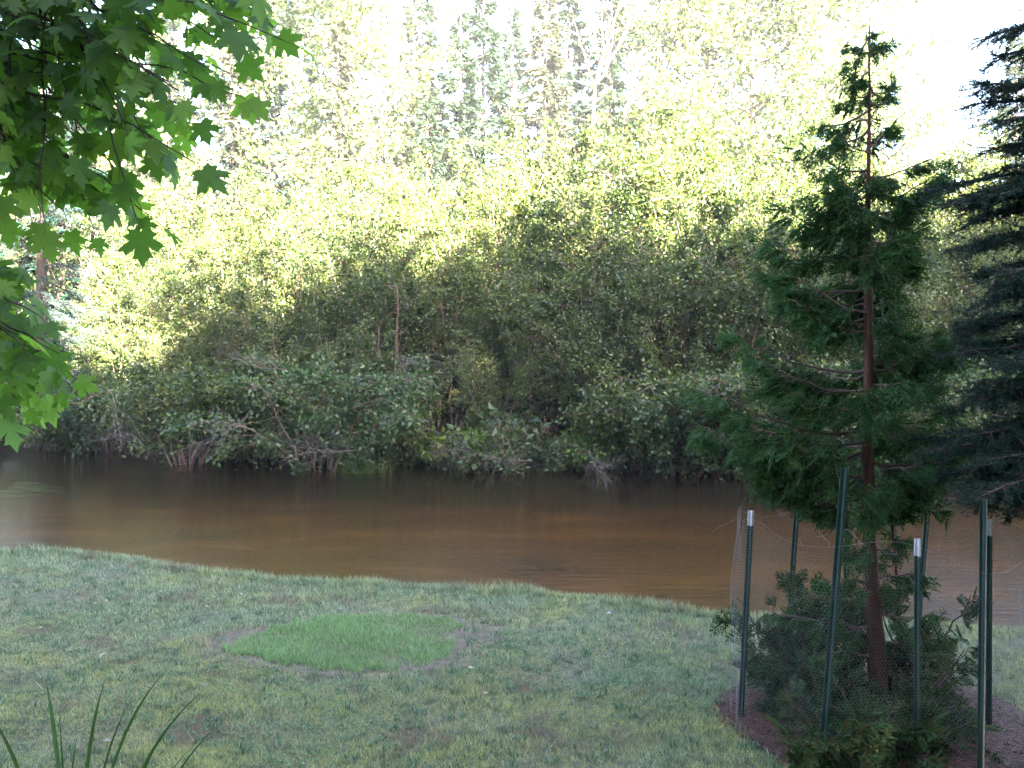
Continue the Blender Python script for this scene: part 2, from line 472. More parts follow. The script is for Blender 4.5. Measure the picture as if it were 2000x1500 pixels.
for ri, (dy, n, sc, lab) in enumerate(rowspec):
    for k in range(n):
        px = -180 + (2360) * (k + rng.uniform(.15, .85)) / n
        Y = 24.0
        for _ in range(3): Y = float(yf((px - CX) / F * Y)) + dy
        Y += rng.uniform(-.8, .8)
        x = (px - CX) / F * Y
        if ri <= 1 and 790 < px < 960: continue
        if ri < 4 and -60 < px < 210: continue
        s = sc * rng.uniform(.85, 1.15) * (1 + .10 * (px > 1150))
        plant('alder', (x, Y, float(far_z(x, Y)) - .1), tall[(k + ri) % 4], (M_stem, M_alder), lab + ', ' + LM[int(round(k * 23 / (n - 1)))], 'alder', grp[ri], rng.uniform(0, 6.28), s)

# low growth along the waterline
edge = [(560, .5, 1.0), (700, -.4, .9), (760, -.5, 1.0), (815, -.2, 1.0), (870, -.9, 1.1), (930, -1.1, 1.25), (990, -1.2, 1.2), (1050, -1.2, 1.1), (1110, -.8, 1.0), (1200, -.7, 1.1), (1270, -.9, 1.1), (1390, -1.4, .9), (1460, -.9, 1.0)]
edlab = ['in the gap behind the bare branches', 'beside the yellow green sedge tuft', 'just right of the sedge tuft', 'below the dark trunk hollow', 'where the grey twigs start, left of centre', 'tallest of the ones at the middle of the far waterline', 'directly above the glinting water streaks', 'over the pale drowned twigs', 'left of the bright young sapling', 'right of the bright young sapling', 'above the blackest water', 'dipping into the water near the cedar', 'partly behind the left tip of the cedar']
for i, ((px, dy, sc), lb) in enumerate(zip(edge, edlab)):
    Y = 24.0
    for _ in range(3): Y = float(yf((px - CX) / F * Y)) + dy
    x = (px - CX) / F * Y
    plant('waterside_plant', (x, Y, WATER + .05), tiny[i % 3], (M_stem, M_willow), 'small leafy waterside plant ' + lb, 'plant', 'leafy plants along the far waterline', rng.uniform(0, 6.28), sc * 1.05)
plant('sapling', P(1160, 905, 22.9), tiny[1], (M_stem, M_bright), 'bright yellow green young sapling standing over black water', 'sapling', None, .3, 1.25)
plant('sapling', P(990, 905, 23.2), tiny[0], (M_stem, M_willow), 'upright leafy sapling in the middle of the far bank, pale green', 'sapling', None, 1.3, 2.3)
plant('sapling', P(925, 905, 23.6), tiny[2], (M_stem, M_bright), 'broad leafy sapling catching light left of the pale green one', 'sapling', None, 2.3, 1.9)
mb = MB(); n = 260
b0 = np.stack([rng.normal(0, .28, n), rng.normal(0, .12, n), np.full(n, -.1)], -1)
tp = b0 + np.stack([rng.normal(0, .18, n), rng.normal(0, .15, n), rng.uniform(.35, .75, n)], -1)
blades(mb, b0, tp, .02, unit(np.stack([rng.normal(1, .4, n), rng.normal(0, .4, n), np.zeros(n)], -1)))
o = mb.build('sedge_tuft', M_bright); o.location = tuple(P(705, 925, 22.6)); tag(o, 'yellow green sedge tuft leaning over the far waterline', 'sedge')

# dead branches
def twiggy(mb, p, d, L, r, depth, spread=.55, grav=0.0):
    n = 5
    pts = [np.array(p, float)]
    for i in range(n):
        d = unit(np.array(d) + rng.normal(size=3) * .18 + np.array([0, 0, grav]))
        pts.append(pts[-1] + d * L / n)
    mb.tube(pts, np.linspace(r, r * .45, n + 1), 4)
    if depth > 0:
        for i in range(1, n + 1):
            for k in range(1 if depth > 2 else 2):
                dd = unit(d + rng.normal(size=3) * spread)
                twiggy(mb, pts[i], dd, L * rng.uniform(.4, .65), r * .5, depth - 1, spread, grav)
deads = [(P(490, 800, 20.5), (-.1, -.5, -.6), 1.3, 'fan of bare grey twigs drooping to the water between two leafy domes'),
         (P(560, 720, 20.7), (-1, -.3, .1), 1.1, 'pale bare branch lying across the leaves above the grey fan'),
         (P(215, 760, 21.7), (.35, -.4, -.6), 1.7, 'long bare branch arching down into the water at the left'),
         (P(760, 690, 21.7), (.5, -.4, -.1), 1.2, 'grey bare twig spray beside the dark trunk hollow'),
         (P(1040, 900, 20.3), (-1, -.3, -.12), 1.9, 'tangle of grey twigs dipping in the water at the middle of the far bank'),
         (P(700, 880, 20.9), (-1, -.1, -.02), 1.3, 'straight grey stick lying low left of the sedge tuft'),
         (P(1150, 880, 20.7), (.6, -.5, -.25), 1.1, 'thin bare branch below the bright young sapling')]
for p, d, L, lab in deads:
    mb = MB(); twiggy(mb, (0, 0, 0), d, L, .011, 2)
    o = mb.build('dead_branch', M_dead); o.location = tuple(p); tag(o, lab, 'branch', 'bare branches over the far waterline')
# dark trunks in the thicket
for (px0, py0, px1, py1, Y, r, lab) in [(765, 800, 775, 560, 25.4, .07, 'thick dark trunk standing in the hollow of the thicket'),
                                        (1150, 700, 1165, 480, 25.2, .045, 'slim dark stem rising through leaves right of the thicket middle'),
                                        (995, 560, 975, 330, 31, .06, 'slim dark stem leaning left at the upper middle of the thicket'),
                                        (735, 860, 740, 640, 24.6, .06, 'thin dark trunk just left of the thick one in the hollow')]:
    mb = MB(); a, b_ = P(px0, py0, Y), P(px1, py1, Y)
    a[2] = far_z(a[0], Y) - .1
    pts = curve(a, b_, 0, 8, .05); mb.tube(pts, np.linspace(r, r * .4, 8), 6)
    for k in range(3, 8):
        for _ in range(2):
            e = pts[k] + unit(rng.normal(size=3) + np.array([0, -.2, .8])) * rng.uniform(.5, 1.1)
            mb.tube(curve(pts[k], e, 0, 5, .02), np.linspace(r * .35, .005, 5), 4)
    tag(mb.build('bare_trunk', M_bark), lab, 'trunk', 'dark trunks in the thicket')

stemlab = ['left of the thick dark trunk', 'touching the right side of the thick dark trunk', 'at the left of the sunlit hollow', 'inside the sunlit hollow', 'at the right of the sunlit hollow', 'above the pale green sapling',
           'right of the pale green sapling', 'above the glinting water streaks', 'left of the slim dark stem', 'right of the slim dark stem', 'above the bright sapling', 'high above the sunlit hollow', 'leaning over the dark hollow', 'above the sedge tuft']
for k, lb in enumerate(stemlab):
    px = 700 + 38 * k + rng.uniform(-12, 12); Y = rng.uniform(25.8, 30)
    a = P(px, 800, Y); a[2] = far_z(a[0], Y) - .1; b_ = P(px + rng.uniform(-35, 25), rng.uniform(540, 640), Y)
    mb = MB(); c = curve(a, b_, 0, 9, .05); mb.tube(c, np.linspace(.026, .009, 9), 5)
    for q in range(3, 9):
        mb.tube(curve(c[q], c[q] + unit(rng.normal(size=3) + np.array([0, 0, .9])) * rng.uniform(.4, .9), 0, 4, .02), np.linspace(.012, .004, 4), 3)
    tag(mb.build('slender_stem', M_stem), 'slender reddish bare stem ' + lb, 'stem', 'reddish stems in the open middle of the thicket')

# ---------------------------------------------------------------- far trees
def conifer_meshes(H, W, nb, nleaf, seed, base=.1, droop=.25, csize=.16, thin=1.0):
    global rng
    keep = rng; rng = np.random.default_rng(seed)
    st, lf = MB(), MB()
    st.tube([(0, 0, -.3), (.05, 0, H * .5), (0, 0, H)], [H * .012, H * .007, .01], 7)
    A, B = [], []
    for i in range(nb):
        z = H * (base + (1 - base) * (i + rng.uniform(0, 1)) / nb)
        L = W * (1 - (z / H)) ** .8 * rng.uniform(.55, 1.1) + .12
        a = rng.uniform(0, 6.28); d = np.array([np.cos(a), np.sin(a), 0])
        p0 = np.array([0, 0, z]); e = p0 + d * L; e[2] += -droop * L * rng.uniform(.5, 1.3) + .1 * L
        c = curve(p0, e, .08 * L, 5)
        st.tube(c, np.linspace(.02, .005, 5), 3)
        A += [c[1], c[2], c[3]]; B += [c[2], c[3], c[4]]
    A = np.array(A); B = np.array(B)
    ln = np.linalg.norm(B - A, axis=1); idx = rng.choice(len(A), nleaf, p=ln / ln.sum())
    pos = A[idx] + (B[idx] - A[idx]) * rng.uniform(0, 1.1, (nleaf, 1))
    d = unit(B[idx] - A[idx]); sd_ = np.cross(d, [0, 0, 1])
    off = rng.normal(size=(nleaf, 1))
    rad = ln[idx][:, None] * .55
    ax = d * .6 + sd_ * np.sign(off) * .7 + rng.normal(size=(nleaf, 3)) * .3; ax[:, 2] -= .25
    pos = pos + sd_ * off * rad * .5; pos[:, 2] -= np.abs(off[:, 0]) * rad[:, 0] * .2 + rng.uniform(0, .08, nleaf)
    leaves(lf, pos, ax, rdir(nleaf, 1.0), csize * rng.uniform(.6, 1.3, nleaf), csize * .3 * thin)
    rng = keep
    return st.mesh('trunk'), lf.mesh('crown')

def broad_meshes(H, W, nleaf, seed, base=.3, lsize=.14, nl=26):
    global rng
    keep = rng; rng = np.random.default_rng(seed)
    st, lf = MB(), MB()
    tr = curve((0, 0, -.3), (rng.normal(0, .4), rng.normal(0, .4), H * .95), 0, 9, .12)
    st.tube(tr, np.linspace(H * .012, .02, 9), 7)
    A, B = [], []
    for i in range(nl):
        z = base + (1 - base) * rng.uniform(0, 1)
        q = tr[min(8, int(z * 8.4))]
        a = rng.uniform(0, 6.28); L = W * (1.15 - .7 * abs(z - .55)) * rng.uniform(.45, 1.0)
        e = q + np.array([np.cos(a) * L, np.sin(a) * L, L * rng.uniform(.1, .9)])
        c = curve(q, e, 0, 6, .06)
        st.tube(c, np.linspace(.05, .01, 6), 4)
        for j in range(2, 6):
            for k in range(3):
                f = c[j] + rng.normal(size=3) * W * .22
                st.tube([c[j], f], [.012, .004], 3)
                A.append(c[j]); B.append(f)
    A = np.array(A); B = np.array(B)
    idx = rng.integers(0, len(A), nleaf)
    pos = A[idx] + (B[idx] - A[idx]) * rng.uniform(.2, 1.15, (nleaf, 1)) + rng.normal(size=(nleaf, 3)) * W * .05
    leaves(lf, pos, rdir(nleaf, -.3), rdir(nleaf, .6), lsize * rng.uniform(.6, 1.2, nleaf), lsize * .6)
    rng = keep
    return st.mesh('trunk'), lf.mesh('crown')

con = [conifer_meshes(14, 2.0, 150, 16000, 71 + i, csize=.30) for i in range(3)]
brd = [broad_meshes(13, 3.0, 9000, 81 + i, base=.25, lsize=.22, nl=36) for i in range(3)]
def far_tree(kind, px, topy, Y, label, mat=None, grp=None, rz=0.0, i=0):
    z0 = float(far_z((px - CX) / F * Y, Y)) - .2
    top = EYE - (topy - HY) / F * Y
    H = 14.0 if kind == 'c' else 13.0
    sc = (top - z0) / H
    ms = con[i % 3] if kind == 'c' else brd[i % 3]
    plant('conifer' if kind == 'c' else 'broadleaf_tree', ((px - CX) / F * Y, Y, z0), ms, (M_bark, mat or (M_farconifer if kind == 'c' else M_farleaf)),
          label, 'conifer' if kind == 'c' else 'tree', grp, rz, sc, ('trunk', 'crown'))
G1 = 'conifers beyond the thicket'; G2 = 'leafy trees beyond the thicket'
FT = [('c', 900, 20, 52, 'slender dark blue green spruce with a bare leader, centre of the far trees', None),
      ('c', 945, -60, 55, 'dark spruce close behind the slender bare topped one', None),
      ('c', 1065, -40, 56, 'brownish green conifer between the dark spruce pair and the pale forked trunk', M_brownneedle),
      ('c', 1110, -60, 60, 'tall faded conifer just left of the pale forked trunk', None),
      ('c', 1190, -50, 58, 'dark narrow conifer behind the pale forked trunk', None),
      ('c', 820, -80, 62, 'tall faded conifer left of the slender dark spruce', None),
      ('c', 835, 170, 48, 'short dark spruce at the foot of the far trees, left of the slender one', None),
      ('c', 520, -20, 46, 'blue green spruce top just beyond the tip of the maple branch', M_bluespruce),
      ('c', 455, 60, 44, 'spruce with dry brown boughs behind the maple leaves', M_brownneedle),
      ('c', 660, 20, 50, 'reddish brown conifer between the two yellow green leafy trees', M_brownneedle),
      ('b', 580, -120, 48, 'leafy tree with blue green lower crown right of the maple tip', None),
      ('b', 700, -160, 54, 'tall yellow green leafy tree with pale trunk left of the far conifers', None),
      ('b', 770, -60, 60, 'thin leafy tree with sparse sky filled crown', None),
      ('b', 1290, -60, 62, 'sparse leafy tree right of the pale forked trunk', None),
      ('b', 1370, -140, 60, 'open crowned leafy tree with dark twigs against white sky', None),
      ('b', 1470, -90, 57, 'leafy tree standing left of the top of the cedar', None),
      ('b', 1600, -100, 60, 'faint leafy tree directly behind the cedar top', None),
      ('b', 1730, 40, 60, 'low pale leafy tree right of the cedar top', None),
      ('c', 1985, 60, 55, 'faded conifer at the right edge behind the dark spruce boughs', None),
      ('c', 1000, 10, 64, 'faded narrow conifer between the dark spruces and the brownish one', None),
      ('c', 610, 60, 66, 'distant conifer mostly hidden by leafy trees', None),
      ('b', 250, -100, 50, 'leafy tree glimpsed through the maple leaves', None),
      ('c', 330, -60, 52, 'dark conifer glimpsed through the maple leaves', None),
      ('c', 120, -80, 40, 'dark twiggy spruce high behind the maple leaves', M_spruce)]
for i, (k, px, ty, Y, lab, mt) in enumerate(FT):
    far_tree(k, px, ty, Y, lab, mt, G1 if k == 'c' else G2, rng.uniform(0, 6.28), i)
# pale forked dead tree
t_ = empty('forked_tree', (P(1145, 500, 47)[0], 47, float(far_z(4, 47)) - .2), 'pale forked bare tree leaning right among the far conifers', 'tree')
mb = MB()
base = np.array(t_.location)
fk = P(1162, 165, 47) - base
mb.tube(curve((0, 0, 0), fk, 0, 8, .06), np.linspace(.16, .10, 8), 8)
mb.build('trunk', M_stem, t_)
for e in [(1215, -10), (1180, 0), (1150, -20), (1240, 20), (1225, 60), (1195, 30), (1120, 40)]:
    mb = MB(); ee = P(e[0], e[1], 47 + rng.uniform(-.8, .8)) - base
    c = curve(fk, ee, 0, 8, .09); mb.tube(c, np.linspace(.07, .02, 8), 5)
    for k in range(2, 8):
        mb.tube(curve(c[k], c[k] + unit(rng.normal(size=3) + [0.2, 0, .7]) * rng.uniform(.4, 1.1), 0, 5, .04), np.linspace(.03, .006, 5), 4)
    mb.build('limb', M_stem, t_)
# big spruce at left on the far bank
def bough(wood, ndl, p0, p1, sag, wid, dens, nl, nw, hang=.2, lift=0.0, tl=.16):
    """spruce bough: limb, flat side twigs, short needles"""
    L = np.linalg.norm(p1 - p0)
    c = curve(p0, p1, sag, 10, .01 * L)
    wood.tube(c, np.linspace(.012 + .012 * L, .004, 10), 5)
    dirs = unit(np.gradient(c, axis=0))
    ntw = int(dens * L)
    A, B = [], []
    for i in range(ntw):
        t = rng.uniform(.18, 1.0); k = t * 9; i0 = min(8, int(k)); q = c[i0] + (c[i0 + 1] - c[i0]) * (k - i0)
        d = dirs[i0]; s = unit(np.cross(d, [0, 0, 1])) * rng.choice([-1, 1])
        l = wid * (1.15 - t * .8) * rng.uniform(.4, 1.0)
        e = q + (d * .75 + s * .8 + rng.normal(size=3) * .18) * l; e[2] -= hang * l
        A.append(q); B.append(e)
        for _ in range(3):
            u = rng.uniform(.25, .95); q2 = q + (e - q) * u
            e2 = q2 + (unit(e - q) * .7 + rng.normal(size=3) * .5) * l * .45; e2[2] -= hang * l * .4
            A.append(q2); B.append(e2)
    A.append(c[7]); B.append(c[9])
    A = np.array(A); B = np.array(B)
    for a, b in zip(A[::2], B[::2]): wood.tube([a, b], [.004, .002], 3)
    ln = np.linalg.norm(B - A, axis=1)
    cnt = np.maximum(4, (ln / tl).astype(int) + 0)
    idx = np.repeat(np.arange(len(A)), cnt)
    n = len(idx)
    pos = A[idx] + (B[idx] - A[idx]) * rng.uniform(0, 1.03, (n, 1))
    ax = unit(unit(B[idx] - A[idx]) * .9 + rdir(n, .25) * .9)
    blades(ndl, pos, pos + ax * (nl * rng.uniform(.7, 1.2, (n, 1))), nw, unit(np.cross(ax, rdir(n))))
sp = empty('spruce', (P(80, 800, 28.6)[0], 28.6, .2), 'blue grey spruce with dead brown lower limbs behind the lower maple leaves', 'spruce')
w, nd, dw = MB(), MB(), MB()
b0 = np.array(sp.location)
w.tube([(0, 0, -.5), (0, 0, 6), (0, 0, 13)], [.2, .14, .02], 8)
for i in range(75):
    z = .8 + 11.5 * (i / 75) + rng.uniform(-.1, .1); a = rng.uniform(0, 6.28) if i % 2 else rng.uniform(-1.2, .3)
    L = 3.3 * (1 - z / 15) * rng.uniform(.7, 1)
    p0 = np.array([0, 0, z]); p1 = p0 + np.array([np.cos(a) * L, np.sin(a) * L, -.25 * L])
    if 4.0 < z < 8.5 and rng.random() < .35:
        dw.tube(curve(p0, p1, 0, 6, .05), np.linspace(.03, .006, 6), 4)
        for k in range(14):
            q = p0 + (p1 - p0) * rng.uniform(.2, 1); dw.tube(curve(q, q + rng.normal(size=3) * .4, 0, 4, .03), np.linspace(.01, .004, 4), 3)
    else:
        bough(w, nd, p0, p1, .1, .9, 9, .09, .018, tl=.02)
w.build('trunk', M_bark, sp); nd.build('crown', M_bluespruce, sp); dw.build('dead_limbs', M_dead, sp)

# ---------------------------------------------------------------- lawn growth
PPX = [(430, 1270), (480, 1245), (560, 1222), (640, 1204), (760, 1203), (850, 1210), (888, 1217), (886, 1250), (868, 1289), (800, 1304), (700, 1312), (600, 1304), (500, 1291)]
def ground(px, py):
    d = EYE * F / (py - HY); return np.array([(px - CX) / F * d, d])
PCEN = ground(690, 1256)
_pp = np.array([ground(*q) for q in PPX]) - PCEN
_pa = np.arctan2(_pp[:, 1], _pp[:, 0]); _po = np.argsort(_pa)
_pa = _pa[_po]; _pr = np.hypot(_pp[:, 0], _pp[:, 1])[_po]
def patch_r(a): return np.interp(a, _pa, _pr, period=2 * np.pi) * (1 + .02 * np.sin(17 * a) + .015 * np.sin(31 * a + 1))
def ring_w(a):
    """width of the worn soil beside the fresh patch, by direction"""
    return np.interp(a, [-3.14, -2.6, -1.57, -.8, -.2, .3, .8, 1.6, 2.5, 3.14], [.42, .22, .15, .13, .34, .42, .10, .02, .10, .42], period=2 * np.pi) * (1 + .25 * np.sin(9 * a) + .2 * np.sin(23 * a))
def patch_in(x, y):
    a = np.arctan2(y - PCEN[1], x - PCEN[0]); return np.hypot(x - PCEN[0], y - PCEN[1]) - patch_r(a)
def grass_mat(name, cols, moss=None):
    m, nt, out = newmat(name)
    g, nz, mix, band = lawn_colour(nt)
    c = ramp(nt, g.outputs['Random Per Island'], [(i / (len(cols) - 1), cc) for i, cc in enumerate(cols)])
    if moss:
        sx = N(nt, 'ShaderNodeSeparateXYZ'); nt.links.new(g.outputs['Position'], sx.inputs[0])
        gr = N(nt, 'ShaderNodeMath', operation='MULTIPLY_ADD'); gr.inputs[1].default_value = -.055
        nt.links.new(sx.outputs[1], gr.inputs[0]); nt.links.new(nz(1.3, 6, 9), gr.inputs[2])
        c = mix(band(gr.outputs[0], -.06, .18), c, (.36, .37, .14))
        c = mix(band(nz(2.1, 6, 21), .54, .66), c, (.23, .17, .11))
        c = mix(band(nz(7, 4, 5), .52, .7), c, (.09, .13, .06))
    b = N(nt, 'ShaderNodeBsdfPrincipled'); b.inputs['Roughness'].default_value = .5
    b.inputs['Specular IOR Level'].default_value = .4
    nt.links.new(c, b.inputs['Base Color'])
    t = N(nt, 'ShaderNodeBsdfTranslucent'); nt.links.new(c, t.inputs[0])
    ms = N(nt, 'ShaderNodeMixShader'); ms.inputs[0].default_value = .25
    nt.links.new(b.outputs[0], ms.inputs[1]); nt.links.new(t.outputs[0], ms.inputs[2])
    nt.links.new(ms.outputs[0], out.inputs[0])
    return m
M_grass = grass_mat('old_grass', [(.16, .22, .115), (.25, .32, .17), (.34, .40, .23), (.41, .41, .27)], True)
M_fresh = grass_mat('fresh_grass', [(.11, .23, .065), (.16, .30, .09), (.25, .36, .14), (.34, .40, .20)])
M_clover = leaf_mat('clover_leaf', [(.08, .17, .06), (.12, .21, .08), (.17, .24, .14)], trans=.25)
RC = np.array([2.62, 6.1])           # the ringed bed round the cedar
def grass(nm, n, xr, dmin, dmax, hgt, wd, mat, label, cond=None, seed=1, clump=0.0):
    global rng
    keep = rng; rng = np.random.default_rng(seed)
    # density falls with distance so that blades stay about as thick in view
    x = rng.uniform(*xr, n); d = rng.uniform(dmin, dmax, n)
    y = yb(x) - d
    ok = (np.abs(x) < .66 * y + .8) & (y > 3.6)
    if cond is not None: ok &= cond(x, y)
    x, y = x[ok], y[ok]; n = len(x)
    z = lawn_z(x, y) - .004
    h = hgt(x, y) * rng.uniform(.5, 1.25, n)
    if clump:
        h = h * (1 + clump * np.sin(x * 2.3 + 3 * np.sin(y * 1.7)) * np.sin(y * 3.1 + x))
    a = rng.uniform(0, 6.28, n); ln = rng.uniform(.15, .9, n)
    p = np.stack([x, y, z], -1)
    t = p + np.stack([np.cos(a) * ln * h, np.sin(a) * ln * h, h], -1)
    s = np.stack([-np.sin(a + rng.normal(0, .6, n)), np.cos(a), np.zeros(n)], -1)
    mb = MB(); blades(mb, p, t, wd * (.6 + y / 12), unit(s))
    rng = keep
    return tag(mb.build(nm, mat), label, 'grass', kind='stuff')
bed = lambda x, y: np.hypot((x - RC[0]) / 1.03, (y - RC[1]) / 1.0) > 1 + .06 * np.sin(7 * np.arctan2(y - RC[1], x - RC[0]))
def bare(x, y):
    p = patch_in(x, y); a = np.arctan2(y - PCEN[1], x - PCEN[0])
    return (p > .0) & (rng.random(len(x)) < np.clip(.35 + (p - ring_w(a) * .3) * 3.5, .35, 1))
thin = lambda x, y: (np.sin(x * 1.9 + 2.2 * np.sin(y * 1.3)) * np.sin(y * 2.7 + 1.1 * x + 1) < .55) | (rng.random(len(x)) < .35)
grass('grass', 420000, (-10, 9), .02, 9, lambda x, y: np.interp(yb(x) - y, [0, .5, 1.5, 4], [.075, .06, .04, .032]), .0065, M_grass,
      'short thin grass covering the shaded lawn', lambda x, y: bed(x, y) & bare(x, y) & thin(x, y), 1, .35)
grass('near_grass', 420000, (-6, 6), 2.6, 8, lambda x, y: .026 + 0 * x, .006, M_grass, 'dense short mossy grass on the near part of the lawn', lambda x, y: bed(x, y) & bare(x, y), 9, .3)
grass('bank_grass', 26000, (-10, 9), -.02, .35, lambda x, y: .10 + 0 * x, .007, M_grass, 'longer dewy grass fringe along the near stream edge', None, 2, .5)
grass('fresh_grass_patch', 150000, (-3.2, 1), .5, 4, lambda x, y: .046 + 0 * x, .006, M_fresh, 'round patch of fresh bright green grass ringed by bare soil', lambda x, y: (patch_in(x, y) < .03 * np.sin(x * 21 + y * 13)) & ((np.sin(x * 6 + 2 * np.sin(y * 5)) * np.sin(y * 7 + x * 2) < .7) | (rng.random(len(x)) < .5)), 3, .45)
M_tuft = grass_mat('tuft_grass', [(.05, .11, .06), (.12, .20, .11), (.22, .28, .19), (.34, .35, .22)])
_r = np.random.default_rng(5); nt2 = 5200
tx, td = _r.uniform(-8, 8, nt2), _r.uniform(.05, 8, nt2); ty = yb(tx) - td
ok = bed(tx, ty) & (patch_in(tx, ty) > .1) & (ty > 3.6); tx, ty = tx[ok], ty[ok]
k = 16; X2 = np.repeat(tx, k) + _r.normal(0, .022, len(tx) * k); Y2 = np.repeat(ty, k) + _r.normal(0, .022, len(tx) * k)
h2 = np.repeat(_r.uniform(.03, .085, len(tx)), k) * _r.uniform(.5, 1.1, len(X2))
p = np.stack([X2, Y2, lawn_z(X2, Y2) - .004], -1); t = p + np.stack([_r.normal(0, .5, len(X2)) * h2, _r.normal(0, .5, len(X2)) * h2, h2], -1)
mb = MB(); blades(mb, p, t, .009, unit(np.stack([_r.normal(1, .5, len(X2)), _r.normal(0, .5, len(X2)), 0 * X2], -1)))
tag(mb.build('grass_tufts', M_tuft), 'coarse taller grass tufts scattered over the lawn', 'grass', kind='stuff')
# clover and moss leaves
n = 26000
x = rng.uniform(-7, 8, n); y = rng.uniform(3.8, 9, n)
ok = bed(x, y) & (patch_in(x, y) > .05) & (y < yb(x) - .2) & (np.sin(x * 1.3 + 1) * np.sin(y * 1.9 + x * .6) > -.1 + (y - 5) * .13)
x, y = x[ok], y[ok]; mb = MB()
p = np.stack([x, y, lawn_z(x, y) + rng.uniform(.008, .03, len(x))], -1)
leaves(mb, p, rdir(len(x), .0) * np.array([1, 1, .3]), rdir(len(x), 2.5), rng.uniform(.015, .035, len(x)), .018)
tag(mb.build('clover', M_clover), 'small clover and moss leaves scattered through the near lawn', 'clover', kind='stuff')
# bare soil ring (thatch) and mulch bed
def disc(name, c, fr, mat, label, cat, kind, lift, hole=None):
    mb = MB(); na = 96; rr = np.linspace(0, 1, 14)
    a = np.arange(na) * 2 * np.pi / na
    V = []
    for r in rr:
        X, Y_ = fr(a, r); V.append(np.stack([X + c[0], Y_ + c[1], lawn_z(X + c[0], Y_ + c[1]) + lift * (1 - r ** 6)+.004], -1))
    V = np.array(V); i = np.arange(len(rr) - 1)[:, None] * na; j = np.arange(na)[None, :]; k = (j + 1) % na
    mb.add(V.reshape(-1, 3), np.stack([i + j, i + k, i + na + k, i + na + j], -1).reshape(-1, 4))
    return tag(mb.build(name, mat), label, cat, kind=kind)
M_soil = noise_mat('bare_soil', [(.3, (.07, .055, .038)), (.55, (.13, .10, .072)), (.75, (.20, .16, .12))], 9, bump=.6)
M_mulch = noise_mat('red_needle_litter', [(.3, (.025, .012, .010)), (.5, (.06, .026, .02)), (.7, (.12, .055, .04))], 22, bump=.8)
disc('soil_ring', PCEN, lambda a, r: ((patch_r(a) + ring_w(a)) * r * np.cos(a), (patch_r(a) + ring_w(a)) * r * np.sin(a)), M_soil, 'bare greyish soil worn round the fresh grass patch', 'soil', 'structure', .003)
disc('mulch_bed', (RC[0], RC[1]), lambda a, r: (1.10 * r * np.cos(a) * (1 + .05 * np.sin(5 * a)), 1.08 * r * np.sin(a) * (1 + .04 * np.sin(7 * a))), M_mulch, 'red brown needle bed round the caged cedar', 'mulch', 'structure', .03)
n = 14000; a = rng.uniform(0, 6.28, n); r = np.sqrt(rng.uniform(0, 1, n)) * 1.05
x = RC[0] + np.cos(a) * r + .0; y = RC[1] + np.sin(a) * r
x[:3500] = rng.normal(3.35, .35, 3500); y[:3500] = rng.normal(5.3, .28, 3500)
p = np.stack([x, y, lawn_z(x, y) + rng.uniform(.02, .05, n)], -1); dd = rdir(n) * np.array([1, 1, .25])
mb = MB(); blades(mb, p, p + dd * rng.uniform(.04, .10, (n, 1)), .007, unit(np.cross(dd, [0, 0, 1])))
M_litter = leaf_mat('fallen_needle', [(.05, .022, .016), (.10, .042, .03), (.19, .085, .055)], trans=0)
tag(mb.build('needle_litter', M_litter), 'fallen red brown needles under the cedar', 'litter', kind='stuff')

# ---------------------------------------------------------------- caged cedar
def spray(V, A, p, d, nrm, L):
    """flat fan of cedar scale twigs: alternate side shoots, each with short leafy strips"""
    side = unit(np.cross(d, nrm))
    k = 9
    for i in range(k):
        t = (i + .5) / k
        q = p + d * L * t + np.array([0, 0, -.12 * L * t * t])
        s = side * (1 if i % 2 else -1)
        l = L * (.50 * (1 - t) + .14)
        e = unit(d * .75 + s * .75)
        V.append(q); A.append(e * l)
        for u in (.35, .6, .85):
            for sg in (-1, 1):
                V.append(q + e * l * u); A.append(unit(e + sg * .9 * unit(np.cross(e, nrm))) * l * .38 * (1.2 - u * .5))
    V.append(p); A.append(d * L)
def cedar_branch(wood, V, A, p0, p1, sag, ns, sl, hang=.7):
    c = curve(p0, p1, sag, 10, .012)
    L = np.linalg.norm(p1 - p0)
    wood.tube(c, np.linspace(.006 + .008 * L, .003, 10), 5)
    dirs = unit(np.gradient(c, axis=0))
    for i in range(ns):
        t = rng.uniform(.12, 1.0); k = t * 9; i0 = min(8, int(k)); q = c[i0] + (c[i0 + 1] - c[i0]) * (k - i0)
        s = unit(np.cross(dirs[i0], [0, 0, 1])) * rng.choice([-1, 1])
        l2 = (0.05 + .33 * L * (1 - t * .75)) * rng.uniform(.3, 1)
        e = q + (dirs[i0] * .7 + s * .7) * l2 + np.array([0, 0, -hang * .5 * l2])
        wood.tube([q, e], [.003, .0015], 3)
        for u in (.45, 1.0):
            qq = q + (e - q) * u
            d = unit(dirs[i0] * .55 + s * .35 * rng.uniform(-1, 1) + np.array([0, 0, -hang]) * rng.uniform(.2, 1.3) + rng.normal(size=3) * .22)
            nr = unit(np.cross(d, rng.normal(size=3) + s))
            spray(V, A, qq, d, nr, sl * rng.uniform(.6, 1.2))
def flush(V, A, mb, wd):
    V = np.array(V); A = np.array(A); n = len(V)
    s = unit(np.cross(A, rng.normal(size=(n, 3))))
    l = np.linalg.norm(A, axis=1)
    w_ = np.clip(l * .28, .004, wd)[:, None]
    q = np.stack([V - s * w_ * .3, V + s * w_ * .3, V + A * .55 + s * w_ * .6, V + A, V + A * .55 - s * w_ * .6], 1).reshape(-1, 3)
    mb.add(q, np.arange(n)[:, None] * 5 + np.arange(5)[None, :])
D = 6.17
trunkpx = [(1722, 1410), (1716, 1340), (1708, 1220), (1700, 1120), (1696, 1000), (1694, 850), (1697, 700), (1696, 550), (1695, 400), (1698, 250), (1698, 130), (1697, 36)]
